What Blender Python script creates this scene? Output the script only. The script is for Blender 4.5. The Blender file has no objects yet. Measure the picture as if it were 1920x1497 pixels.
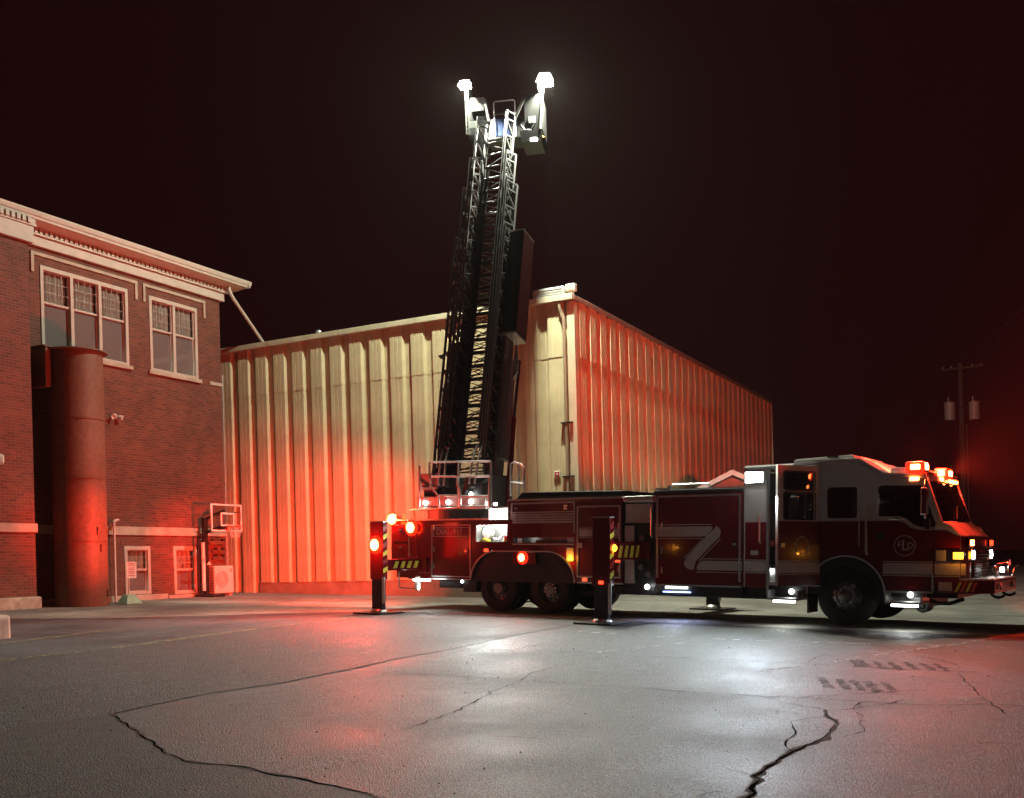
import bpy, bmesh, math, random
from mathutils import Matrix, Vector
random.seed(7)
PI = math.pi
S = bpy.context.scene
COL = S.collection

# ------------------------------------------------------------------ camera, world, exposure
CAM_H = 1.5216
cam_d = bpy.data.cameras.new('camera'); cam = bpy.data.objects.new('camera', cam_d); COL.objects.link(cam)
cam_d.sensor_width = 36; cam_d.lens = 36*1913/1920; cam_d.shift_y = 0.1589
cam_d.clip_start = 0.05; cam_d.clip_end = 2000
_r = math.radians(1.5); _c, _s = math.cos(_r), math.sin(_r)
cam.matrix_world = Matrix(((_c, _s, 0, 0), (0, 0, -1, 0), (-_s, _c, 0, CAM_H), (0, 0, 0, 1)))
S.camera = cam

w = bpy.data.worlds.new('World'); S.world = w; w.use_nodes = True
nt = w.node_tree; bg = nt.nodes['Background']
bg.inputs['Color'].default_value = (0.60, 0.065, 0.085, 1)      # city night sky, reddish overcast
bg.inputs['Strength'].default_value = 0.013
fill_light_d = bpy.data.lights.new('fill_light', 'SUN'); fill_light_d.energy = 0.022; fill_light_d.angle = math.radians(12); fill_light_d.color = (1.0, .66, .58)  # weak warm sun lamp added as fill, its source is made up
fill_light = bpy.data.objects.new('fill_light', fill_light_d); COL.objects.link(fill_light)
fill_light.rotation_euler = (math.radians(38), math.radians(-12), math.radians(10))

S.view_settings.view_transform = 'Standard'; S.view_settings.look = 'None'
S.view_settings.exposure = 0.2; S.view_settings.gamma = 1.0
S.render.engine = 'CYCLES'
S.cycles.use_denoising = True
S.cycles.max_bounces = 6; S.cycles.diffuse_bounces = 3; S.cycles.glossy_bounces = 3
S.cycles.transparent_max_bounces = 12; S.cycles.transmission_bounces = 4; S.cycles.volume_bounces = 0
S.cycles.sample_clamp_indirect = 4.0
S.cycles.caustics_reflective = False; S.cycles.caustics_refractive = False

# ------------------------------------------------------------------ materials
def nodes_of(m):
    m.use_nodes = True
    return m.node_tree.nodes, m.node_tree.links, m.node_tree.nodes['Principled BSDF']
def mat(name, col, rough=.5, metal=0, noise=None, bump=0, coat=0, spec=.5):
    """plain procedural material: colour with a little noise variation and optional bump"""
    m = bpy.data.materials.new(name); N, L, b = nodes_of(m)
    b.inputs['Roughness'].default_value = rough; b.inputs['Metallic'].default_value = metal
    b.inputs['Coat Weight'].default_value = coat; b.inputs['Specular IOR Level'].default_value = spec
    tc = N.new('ShaderNodeTexCoord'); nz = N.new('ShaderNodeTexNoise'); nz.inputs['Scale'].default_value = (noise or (6, .15))[0]
    nz.inputs['Detail'].default_value = 6; L.new(tc.outputs['Object'], nz.inputs['Vector'])
    v = (noise or (6, .15))[1]
    cr = N.new('ShaderNodeValToRGB'); cr.color_ramp.elements[0].position = .3; cr.color_ramp.elements[1].position = .7
    cr.color_ramp.elements[0].color = tuple(c*(1-v) for c in col)+(1,); cr.color_ramp.elements[1].color = tuple(min(1, c*(1+v)) for c in col)+(1,)
    L.new(nz.outputs['Fac'], cr.inputs['Fac']); L.new(cr.outputs['Color'], b.inputs['Base Color'])
    if bump:
        bp = N.new('ShaderNodeBump'); bp.inputs['Strength'].default_value = bump; bp.inputs['Distance'].default_value = .02
        L.new(nz.outputs['Fac'], bp.inputs['Height']); L.new(bp.outputs['Normal'], b.inputs['Normal'])
    return m
def emit(name, col, strength):
    m = bpy.data.materials.new(name); N, L, b = nodes_of(m)
    b.inputs['Base Color'].default_value = (*[min(1, c) for c in col], 1)
    b.inputs['Emission Color'].default_value = (*col, 1); b.inputs['Emission Strength'].default_value = strength
    return m
def glass(name, tint, alpha, rough=.03):
    m = bpy.data.materials.new(name); N, L, b = nodes_of(m)
    out = N['Material Output']
    tr = N.new('ShaderNodeBsdfTransparent'); tr.inputs['Color'].default_value = (*tint, 1)
    gl = N.new('ShaderNodeBsdfGlossy'); gl.inputs['Roughness'].default_value = rough
    fr = N.new('ShaderNodeFresnel'); fr.inputs['IOR'].default_value = 1.5
    ge = N.new('ShaderNodeNewGeometry'); io = N.new('ShaderNodeMath'); io.operation = 'MULTIPLY_ADD'; io.inputs[1].default_value = 1/1.5-1.5; io.inputs[2].default_value = 1.5
    L.new(ge.outputs['Backfacing'], io.inputs[0]); L.new(io.outputs[0], fr.inputs['IOR'])     # same reflection from both sides of a thin pane
    ad = N.new('ShaderNodeMath'); ad.operation = 'ADD'; ad.inputs[1].default_value = alpha
    mx = N.new('ShaderNodeMixShader'); L.new(fr.outputs['Fac'], ad.inputs[0]); L.new(ad.outputs[0], mx.inputs['Fac'])
    L.new(tr.outputs[0], mx.inputs[1]); L.new(gl.outputs[0], mx.inputs[2]); L.new(mx.outputs[0], out.inputs['Surface'])
    return m
def brick_mat():
    m = bpy.data.materials.new('brickwork'); N, L, b = nodes_of(m)
    tc = N.new('ShaderNodeTexCoord'); sp = N.new('ShaderNodeSeparateXYZ'); cb = N.new('ShaderNodeCombineXYZ')
    L.new(tc.outputs['Object'], sp.inputs[0])
    ad = N.new('ShaderNodeMath'); ad.operation = 'ADD'; L.new(sp.outputs['X'], ad.inputs[0]); L.new(sp.outputs['Y'], ad.inputs[1])
    L.new(ad.outputs[0], cb.inputs['X']); L.new(sp.outputs['Z'], cb.inputs['Y'])
    br = N.new('ShaderNodeTexBrick'); L.new(cb.outputs[0], br.inputs['Vector'])
    br.inputs['Scale'].default_value = 1; br.inputs['Brick Width'].default_value = .225; br.inputs['Row Height'].default_value = .0765
    br.inputs['Mortar Size'].default_value = .006; br.inputs['Mortar Smooth'].default_value = .15; br.inputs['Bias'].default_value = -.1
    br.inputs['Color1'].default_value = (.19, .052, .027, 1); br.inputs['Color2'].default_value = (.105, .031, .018, 1)
    br.inputs['Mortar'].default_value = (.20, .125, .09, 1)
    nz = N.new('ShaderNodeTexNoise'); nz.inputs['Scale'].default_value = 1.3; nz.inputs['Detail'].default_value = 8; L.new(tc.outputs['Object'], nz.inputs['Vector'])
    mx = N.new('ShaderNodeMix'); mx.data_type = 'RGBA'; mx.blend_type = 'MULTIPLY'; mx.inputs['Factor'].default_value = .55
    cr = N.new('ShaderNodeValToRGB'); cr.color_ramp.elements[0].position = .3; cr.color_ramp.elements[0].color = (.55, .5, .5, 1); cr.color_ramp.elements[1].position = .65
    L.new(nz.outputs['Fac'], cr.inputs['Fac']); L.new(br.outputs['Color'], mx.inputs['A']); L.new(cr.outputs['Color'], mx.inputs['B'])
    L.new(mx.outputs['Result'], b.inputs['Base Color']); b.inputs['Roughness'].default_value = .8
    bp = N.new('ShaderNodeBump'); bp.invert = True; bp.inputs['Strength'].default_value = .7; bp.inputs['Distance'].default_value = .012
    L.new(br.outputs['Fac'], bp.inputs['Height']); L.new(bp.outputs['Normal'], b.inputs['Normal'])
    return m
def asphalt_mat(name, base, coarse=1.0, rough=.55, rj=.12, scale=1.0):
    """worn asphalt: pale aggregate speckle, stains, grainy relief"""
    m = bpy.data.materials.new(name); N, L, b = nodes_of(m)
    tc = N.new('ShaderNodeTexCoord')
    n1 = N.new('ShaderNodeTexNoise'); n1.inputs['Scale'].default_value = 62*scale; n1.inputs['Detail'].default_value = 5; n1.inputs['Roughness'].default_value = .65
    n2 = N.new('ShaderNodeTexNoise'); n2.inputs['Scale'].default_value = .55; n2.inputs['Detail'].default_value = 7; n2.inputs['Roughness'].default_value = .62
    n3 = N.new('ShaderNodeTexNoise'); n3.inputs['Scale'].default_value = 5.; n3.inputs['Detail'].default_value = 6
    vo = N.new('ShaderNodeTexVoronoi'); vo.inputs['Scale'].default_value = 80*scale
    for n in (n1, n2, n3, vo): L.new(tc.outputs['Object'], n.inputs['Vector'])
    c1 = N.new('ShaderNodeValToRGB'); e = c1.color_ramp.elements
    e[0].position = .40; e[0].color = (*[c*max(.12, 1-.55*coarse) for c in base], 1); e[1].position = .62; e[1].color = (*[c*(1+.8*coarse) for c in base], 1)
    L.new(n1.outputs['Fac'], c1.inputs['Fac'])
    c2 = N.new('ShaderNodeValToRGB'); e = c2.color_ramp.elements
    e[0].position = .32; e[0].color = (.46, .44, .43, 1); e[1].position = .66; e[1].color = (1.15, 1.13, 1.1, 1)
    L.new(n2.outputs['Fac'], c2.inputs['Fac'])
    c3 = N.new('ShaderNodeValToRGB'); e = c3.color_ramp.elements
    e[0].position = .3; e[0].color = (.8, .8, .8, 1); e[1].position = .7; e[1].color = (1.12, 1.12, 1.12, 1)
    L.new(n3.outputs['Fac'], c3.inputs['Fac'])
    m1 = N.new('ShaderNodeMix'); m1.data_type = 'RGBA'; m1.blend_type = 'MULTIPLY'; m1.inputs['Factor'].default_value = 1
    m2 = N.new('ShaderNodeMix'); m2.data_type = 'RGBA'; m2.blend_type = 'MULTIPLY'; m2.inputs['Factor'].default_value = 1
    L.new(c1.outputs['Color'], m1.inputs['A']); L.new(c2.outputs['Color'], m1.inputs['B'])
    L.new(m1.outputs['Result'], m2.inputs['A']); L.new(c3.outputs['Color'], m2.inputs['B'])
    L.new(m2.outputs['Result'], b.inputs['Base Color'])
    b.inputs['Specular IOR Level'].default_value = .38
    mr = N.new('ShaderNodeMapRange'); mr.inputs['To Min'].default_value = rough-rj; mr.inputs['To Max'].default_value = rough+rj
    mr.inputs['From Min'].default_value = .3; mr.inputs['From Max'].default_value = .7
    L.new(n2.outputs['Fac'], mr.inputs['Value']); L.new(mr.outputs[0], b.inputs['Roughness'])
    ad = N.new('ShaderNodeMath'); ad.operation = 'ADD'; L.new(n1.outputs['Fac'], ad.inputs[0]); L.new(vo.outputs['Distance'], ad.inputs[1])
    bp = N.new('ShaderNodeBump'); bp.inputs['Strength'].default_value = .6*coarse; bp.inputs['Distance'].default_value = .014
    L.new(ad.outputs[0], bp.inputs['Height']); L.new(bp.outputs['Normal'], b.inputs['Normal'])
    return m
def paint_line_mat(name, col, keep=.5):
    """worn road paint: shows through where it has flaked"""
    m = bpy.data.materials.new(name); N, L, b = nodes_of(m)
    tc = N.new('ShaderNodeTexCoord'); nz = N.new('ShaderNodeTexNoise'); nz.inputs['Scale'].default_value = 9; nz.inputs['Detail'].default_value = 9
    nz.inputs['Roughness'].default_value = .7
    L.new(tc.outputs['Object'], nz.inputs['Vector'])
    cr = N.new('ShaderNodeValToRGB'); cr.color_ramp.elements[0].position = keep-.07; cr.color_ramp.elements[1].position = keep+.12
    cr.color_ramp.elements[0].color = (0, 0, 0, 1); cr.color_ramp.elements[1].color = (1, 1, 1, 1)
    L.new(nz.outputs['Fac'], cr.inputs['Fac']); L.new(cr.outputs['Color'], b.inputs['Alpha'])
    b.inputs['Base Color'].default_value = (*col, 1); b.inputs['Roughness'].default_value = .8; b.inputs['Specular IOR Level'].default_value = .2
    return m

M = {}
M['brick'] = brick_mat()
M['stone'] = mat('limestone trim', (.42, .35, .27), .8, noise=(3, .18), bump=.15)
M['trim'] = mat('cream painted wood trim', (.48, .41, .34), .6, noise=(4, .08))
M['soffit'] = mat('painted soffit', (.56, .47, .40), .65, noise=(5, .08))
M['shingle'] = mat('dark roof shingles', (.045, .04, .04), .85, noise=(14, .3), bump=.3)
M['pane'] = glass('window pane', (.8, .8, .8), .06)
M['blind'] = mat('window blind', (.26, .20, .185), .7, noise=(20, .08))
M['curtain'] = mat('pleated curtain', (.42, .36, .30), .8, noise=(3, .15))
M['tube'] = mat('rusty brown painted steel', (.155, .075, .045), .56, noise=(9, .22), bump=.04)
M['tubeseam'] = mat('seam flange steel', (.13, .06, .035), .5)
M['concrete'] = mat('weathered concrete', (.40, .35, .27), .85, noise=(5, .3), bump=.3)
M['foundation'] = mat('concrete foundation', (.33, .25, .18), .85, noise=(2.5, .22), bump=.2)
M['siding'] = mat('cream painted steel siding', (.62, .54, .33), .42, noise=(1.6, .14), spec=.5)
M['sidingtrim'] = mat('cream steel gutter', (.60, .55, .38), .4, noise=(2, .12))
M['rooftrim'] = mat('tan steel rake trim', (.30, .22, .17), .5)
M['downspout'] = mat('tan downspout', (.33, .24, .16), .45)
M['galv'] = mat('galvanised steel', (.62, .64, .62), .35, metal=.6)
M['whitebox'] = mat('off white enamel', (.66, .62, .56), .4, noise=(3, .08))
M['grille'] = mat('grey fan grille', (.22, .19, .17), .5)
M['dark'] = mat('dark steel', (.035, .033, .034), .45, metal=.4)
M['black'] = mat('black paint', (.014, .013, .013), .35)
M['rubber'] = mat('tyre rubber', (.018, .017, .017), .75, noise=(25, .2), bump=.1)
M['darkred'] = mat('dull dark red sheet', (.07, .004, .004), .5)
M['red'] = mat('fire red paint', (.15, .004, .006), .22, coat=.6, noise=(1.5, .06))
M['white'] = mat('white cab paint', (.66, .63, .60), .25, coat=.5, noise=(1.5, .05))
M['stripe'] = mat('reflective stripe', (.50, .42, .40), .4)
M['stripeline'] = mat('dark stripe edge', (.03, .012, .012), .4)
M['alu'] = mat('brushed aluminium', (.62, .60, .58), .32, metal=.85, noise=(8, .06))
M['chrome'] = mat('chrome', (.75, .74, .73), .12, metal=1)
M['rail'] = mat('knurled aluminium rail', (.66, .64, .62), .35, metal=.55)
M['ladder'] = mat('grey ladder steel', (.095, .09, .09), .38, metal=.35, noise=(5, .15))
M['ladderdark'] = mat('dark ladder cover', (.10, .09, .09), .5, metal=.2)
M['tread'] = mat('aluminium tread plate', (.55, .54, .52), .35, metal=.75, noise=(60, .35), bump=.5)
M['wheelrim'] = mat('polished wheel', (.24, .22, .21), .38, metal=.8)
M['cabglass'] = glass('tinted cab glass', (.32, .30, .30), .05)
M['cabin'] = mat('grey cab interior', (.07, .065, .065), .7)
M['seat'] = mat('red seat vinyl', (.25, .03, .035), .6)
M['yellow'] = mat('fluorescent yellow stripe', (.70, .62, .05), .5)
M['hatchred'] = mat('red stripe of hatching', (.30, .012, .012), .4)
M['amberlens'] = emit('amber lamp lens', (1, .33, .02), 5)
M['redlens'] = emit('red warning bulb', (1, .17, .035), 30)
M['redbloom'] = emit('red bloom dome', (1, .012, .003), 3.2)  # emissive red halo round each lit bulb, standing in for lamp bloom
M['redlens2'] = emit('red light bar bulb', (1, .2, .04), 30)
M['redmark'] = emit('small red marker', (1, .05, .015), 3.2)
M['whitelens'] = emit('white scene lens', (1, 1, .93), 40)
M['steplens'] = emit('cool white strip', (.93, 1, .97), 9)
M['bluelens'] = emit('blue white strip', (.35, .45, 1), 7)
M['towerlens'] = emit('tower lamp lens', (1, 1, .90), 60)
M['pumpkit'] = mat('grey equipment', (.35, .34, .32), .4, noise=(9, .35))
M['hose'] = mat('pale hose', (.55, .50, .44), .7, noise=(10, .2))
M['orange'] = mat('orange rim', (.62, .08, .03), .4)
M['net'] = mat('white net', (.6, .55, .5), .8)
M['backboard'] = glass('clear backboard', (.85, .85, .85), .04)
M['boardwhite'] = mat('white backboard paint', (.78, .74, .70), .5)
M['green'] = mat('pale green plastic', (.30, .52, .36), .5)
M['signwhite'] = mat('white sign panel', (.75, .70, .64), .5)
M['signred'] = mat('red sign print', (.50, .03, .03), .5)
M['wood'] = mat('weathered pole wood', (.05, .036, .028), .85, noise=(8, .3))
M['wire'] = mat('wire', (.03, .03, .03), .6)
M['blue'] = mat('blue tarpaulin panel', (.012, .035, .13), .5)
M['asphalt'] = asphalt_mat('asphalt', (.086, .090, .098), 1.5, .56)
M['asphalt_old'] = asphalt_mat('coarse older asphalt', (.066, .067, .070), 1.75, .62, scale=.75)
M['asphalt_patch'] = asphalt_mat('fine patch asphalt', (.066, .058, .056), 1.2, .70)
M['court'] = asphalt_mat('pale lamplit court asphalt', (.25, .24, .215), .5, .72)  # pale tone is partly the tower light put into the base colour
M['crack'] = mat('crack filler', (.008, .007, .007), 1.0, noise=(30, .3), spec=0)
M['cracklip'] = mat('broken asphalt lip', (.10, .075, .066), .95, noise=(30, .4), bump=.3, spec=.1)
M['seamfill'] = mat('sealed joint', (.016, .015, .015), .95, spec=.1)
M['lineyellow'] = paint_line_mat('worn yellow paint', (.34, .28, .13), .47)
M['linewhite'] = paint_line_mat('worn white paint', (.42, .41, .39), .50)
M['hashmark'] = paint_line_mat('worn dark sealer', (.030, .029, .028), .46)
M['house'] = mat('pale house paint', (.55, .45, .42), .7)
M['cloth'] = mat('yellow gear', (.55, .48, .04), .7)

# ------------------------------------------------------------------ mesh helpers
def new_obj(name, me, m, parent=None, kind=None, label=None, cat=None, group=None):
    o = bpy.data.objects.new(name, me); COL.objects.link(o)
    if m is not None and not me.materials: me.materials.append(m)
    if parent is not None: o.parent = parent
    if kind: o['kind'] = kind
    if label: o['label'] = label
    if cat: o['category'] = cat
    if group: o['group'] = group
    return o
def empty(name, label, cat, mtx=None, group=None):
    o = bpy.data.objects.new(name, None); COL.objects.link(o); o.empty_display_size = .3
    if mtx is not None: o.matrix_world = mtx
    o['label'] = label; o['category'] = cat
    if group: o['group'] = group
    return o

class MB:
    def __init__(self, mtx=None): self.v = []; self.f = []; self.m = mtx or Matrix()
    def _add(self, vs, fs):
        n = len(self.v); self.v += [tuple(self.m @ Vector(p)) for p in vs]; self.f += [tuple(n+i for i in f) for f in fs]; return self
    def box(self, a, b):
        (x0, y0, z0), (x1, y1, z1) = [tuple(min(p, q) for p, q in zip(a, b)), tuple(max(p, q) for p, q in zip(a, b))]
        return self._add([(x0,y0,z0),(x1,y0,z0),(x1,y1,z0),(x0,y1,z0),(x0,y0,z1),(x1,y0,z1),(x1,y1,z1),(x0,y1,z1)],
                         [(0,3,2,1),(4,5,6,7),(0,1,5,4),(1,2,6,5),(2,3,7,6),(3,0,4,7)])
    def quad(self, a, b, c, d): return self._add([a, b, c, d], [(0,1,2,3)])
    def hexa(self, p): return self._add(p, [(0,3,2,1),(4,5,6,7),(0,1,5,4),(1,2,6,5),(2,3,7,6),(3,0,4,7)])
    def cyl(self, a, b, r, r2=None, n=12, cap=True):
        a = Vector(a); b = Vector(b); r2 = r if r2 is None else r2
        d = (b-a).normalized(); u = d.orthogonal().normalized(); w_ = d.cross(u)
        vs = []
        for c, rr in ((a, r), (b, r2)):
            for i in range(n):
                t = 2*PI*i/n; vs.append(tuple(c+rr*(math.cos(t)*u+math.sin(t)*w_)))
        fs = [(i, (i+1) % n, n+(i+1) % n, n+i) for i in range(n)]
        if cap: fs += [tuple(range(n-1, -1, -1)), tuple(range(n, 2*n))]
        return self._add(vs, fs)
    def bar(self, a, b, w1, h1, up=(0,0,1)):
        a = Vector(a); b = Vector(b); d = (b-a).normalized(); up = Vector(up)
        s = d.cross(up)
        if s.length < 1e-4: s = d.orthogonal()
        s.normalize(); t = s.cross(d)
        p = []
        for c in (a, b):
            for sx, sy in ((-1,-1),(1,-1),(1,1),(-1,1)): p.append(tuple(c+s*sx*w1/2+t*sy*h1/2))
        return self.hexa(p)
    def tube(self, pts, r, n=8):
        """bent pipe: a ring at each point, joined"""
        P = [Vector(p) for p in pts]; vs = []; fs = []; u = None
        for i, p in enumerate(P):
            d = (P[min(i+1, len(P)-1)]-P[max(i-1, 0)]).normalized()
            if u is None: u = d.orthogonal().normalized()
            else: u = (u-d*u.dot(d)).normalized()
            w_ = d.cross(u)
            for k in range(n):
                t = 2*PI*k/n; vs.append(tuple(p+r*(math.cos(t)*u+math.sin(t)*w_)))
        for i in range(len(P)-1):
            for k in range(n): fs.append((i*n+k, i*n+(k+1) % n, (i+1)*n+(k+1) % n, (i+1)*n+k))
        fs += [tuple(range(n-1, -1, -1)), tuple(range((len(P)-1)*n, len(P)*n))]
        return self._add(vs, fs)
    def prism(self, poly, a0, a1, axis='y'):
        """polygon given in the two other axes, extruded along axis"""
        def mk(p, a):
            return (p[0], a, p[1]) if axis == 'y' else (a, p[0], p[1]) if axis == 'x' else (p[0], p[1], a)
        n = len(poly); vs = [mk(p, a0) for p in poly]+[mk(p, a1) for p in poly]
        fs = [tuple(range(n)), tuple(range(2*n-1, n-1, -1))]+[(i, n+i, n+(i+1) % n, (i+1) % n) for i in range(n)]
        return self._add(vs, fs)
    def lathe(self, prof, axis_o, axis_d, n=32):
        o = Vector(axis_o); d = Vector(axis_d).normalized(); u = d.orthogonal().normalized(); w_ = d.cross(u); k = len(prof); vs = []; fs = []
        for i in range(n):
            t = 2*PI*i/n; e = math.cos(t)*u+math.sin(t)*w_
            for (r, h) in prof: vs.append(tuple(o+d*h+e*r))
        for i in range(n):
            for j in range(k-1):
                a = i*k+j; b = ((i+1) % n)*k+j; fs.append((a, b, b+1, a+1))
        return self._add(vs, fs)
    def ball(self, c, r, n=12, sz=1):
        return self.lathe([(max(.0005, r*math.sin(PI*i/8)), -r*sz*math.cos(PI*i/8)) for i in range(9)], c, (0,0,1), n)
    def build(self, name, m, parent=None, smooth=False, bevel=0, **kw):
        me = bpy.data.meshes.new(name); me.from_pydata(self.v, [], self.f); me.update()
        bm = bmesh.new(); bm.from_mesh(me); bmesh.ops.recalc_face_normals(bm, faces=bm.faces); bm.to_mesh(me); bm.free()
        if smooth:
            for p in me.polygons: p.use_smooth = True
            try: me.set_sharp_from_angle(angle=math.radians(40))
            except Exception: pass
        o = new_obj(name, me, m, parent, **kw)
        if bevel:
            b = o.modifiers.new('bevel', 'BEVEL'); b.width = bevel; b.segments = 2; b.limit_method = 'ANGLE'; b.angle_limit = math.radians(50)
        return o

def curve_mesh(loops, depth, bevel=0, mtx=None):
    """filled 2-D outlines (first is outer, the others holes) extruded to +-depth; outline lies in local XY"""
    cu = bpy.data.curves.new('tmp', 'CURVE'); cu.dimensions = '2D'; cu.fill_mode = 'BOTH'; cu.extrude = max(0, depth-bevel); cu.bevel_depth = bevel
    for lp in loops:
        sp = cu.splines.new('POLY'); sp.points.add(len(lp)-1); sp.use_cyclic_u = True
        for q, p in zip(sp.points, lp): q.co = (p[0], p[1], 0, 1)
    o = bpy.data.objects.new('tmp', cu); COL.objects.link(o)
    dg = bpy.context.evaluated_depsgraph_get(); me = bpy.data.meshes.new_from_object(o.evaluated_get(dg))
    bpy.data.objects.remove(o); bpy.data.curves.remove(cu)
    if mtx is not None: me.transform(mtx)
    me.materials.clear()
    return me
def panel_xz(name, loops, y0, y1, m, parent, bevel=0, **kw):
    """a sheet whose outline is given as (x, z), lying between y0 and y1"""
    t = Matrix(((1,0,0,0),(0,0,-1,(y0+y1)/2),(0,1,0,0),(0,0,0,1)))
    me = curve_mesh(loops, abs(y1-y0)/2, bevel, t); me.name = name
    return new_obj(name, me, m, parent, **kw)
def rect(x0, z0, x1, z1): return [(x0,z0),(x1,z0),(x1,z1),(x0,z1)]
def rrect(x0, z0, x1, z1, r, n=4):
    out = []
    for cx, cz, a in ((x1-r, z0+r, -90), (x1-r, z1-r, 0), (x0+r, z1-r, 90), (x0+r, z0+r, 180)):
        for i in range(n+1):
            t = math.radians(a+90*i/n); out.append((cx+r*math.cos(t), cz+r*math.sin(t)))
    return out
def arc(cx, cz, r, a0, a1, n=16): return [(cx+r*math.cos(math.radians(a0+(a1-a0)*i/n)), cz+r*math.sin(math.radians(a0+(a1-a0)*i/n))) for i in range(n+1)]
def text_mesh(s, size, mtx, depth=.004):
    cu = bpy.data.curves.new('t', 'FONT'); cu.body = s; cu.size = size; cu.align_x = 'CENTER'; cu.align_y = 'CENTER'; cu.extrude = depth
    o = bpy.data.objects.new('t', cu); COL.objects.link(o)
    me = bpy.data.meshes.new_from_object(o.evaluated_get(bpy.context.evaluated_depsgraph_get()))
    bpy.data.objects.remove(o); bpy.data.curves.remove(cu); me.transform(mtx); me.materials.clear(); return me
def XZ(y, x=0, z=0): return Matrix(((1,0,0,x),(0,0,-1,y),(0,1,0,z),(0,0,0,1)))
def copy_tree(o, parent=None):
    c = o.copy(); COL.objects.link(c); c.parent = parent
    for ch in o.children:
        if ch is not c: copy_tree(ch, c)
    return c

def lamp(kind, name, parent, loc, energy, col, radius=.05, direction=None, spot=None, blend=.4):
    d = bpy.data.lights.new(name, kind); d.energy = energy; d.color = col
    if kind in ('POINT', 'SPOT'): d.shadow_soft_size = radius
    if kind == 'SPOT': d.spot_size = math.radians(spot); d.spot_blend = blend
    if kind == 'AREA': d.shape = 'DISK'; d.size = radius*2
    o = bpy.data.objects.new(name, d); COL.objects.link(o); o.parent = parent; o.location = loc
    if direction is not None: o.rotation_euler = Vector(direction).to_track_quat('-Z', 'Y').to_euler()
    return o

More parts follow.
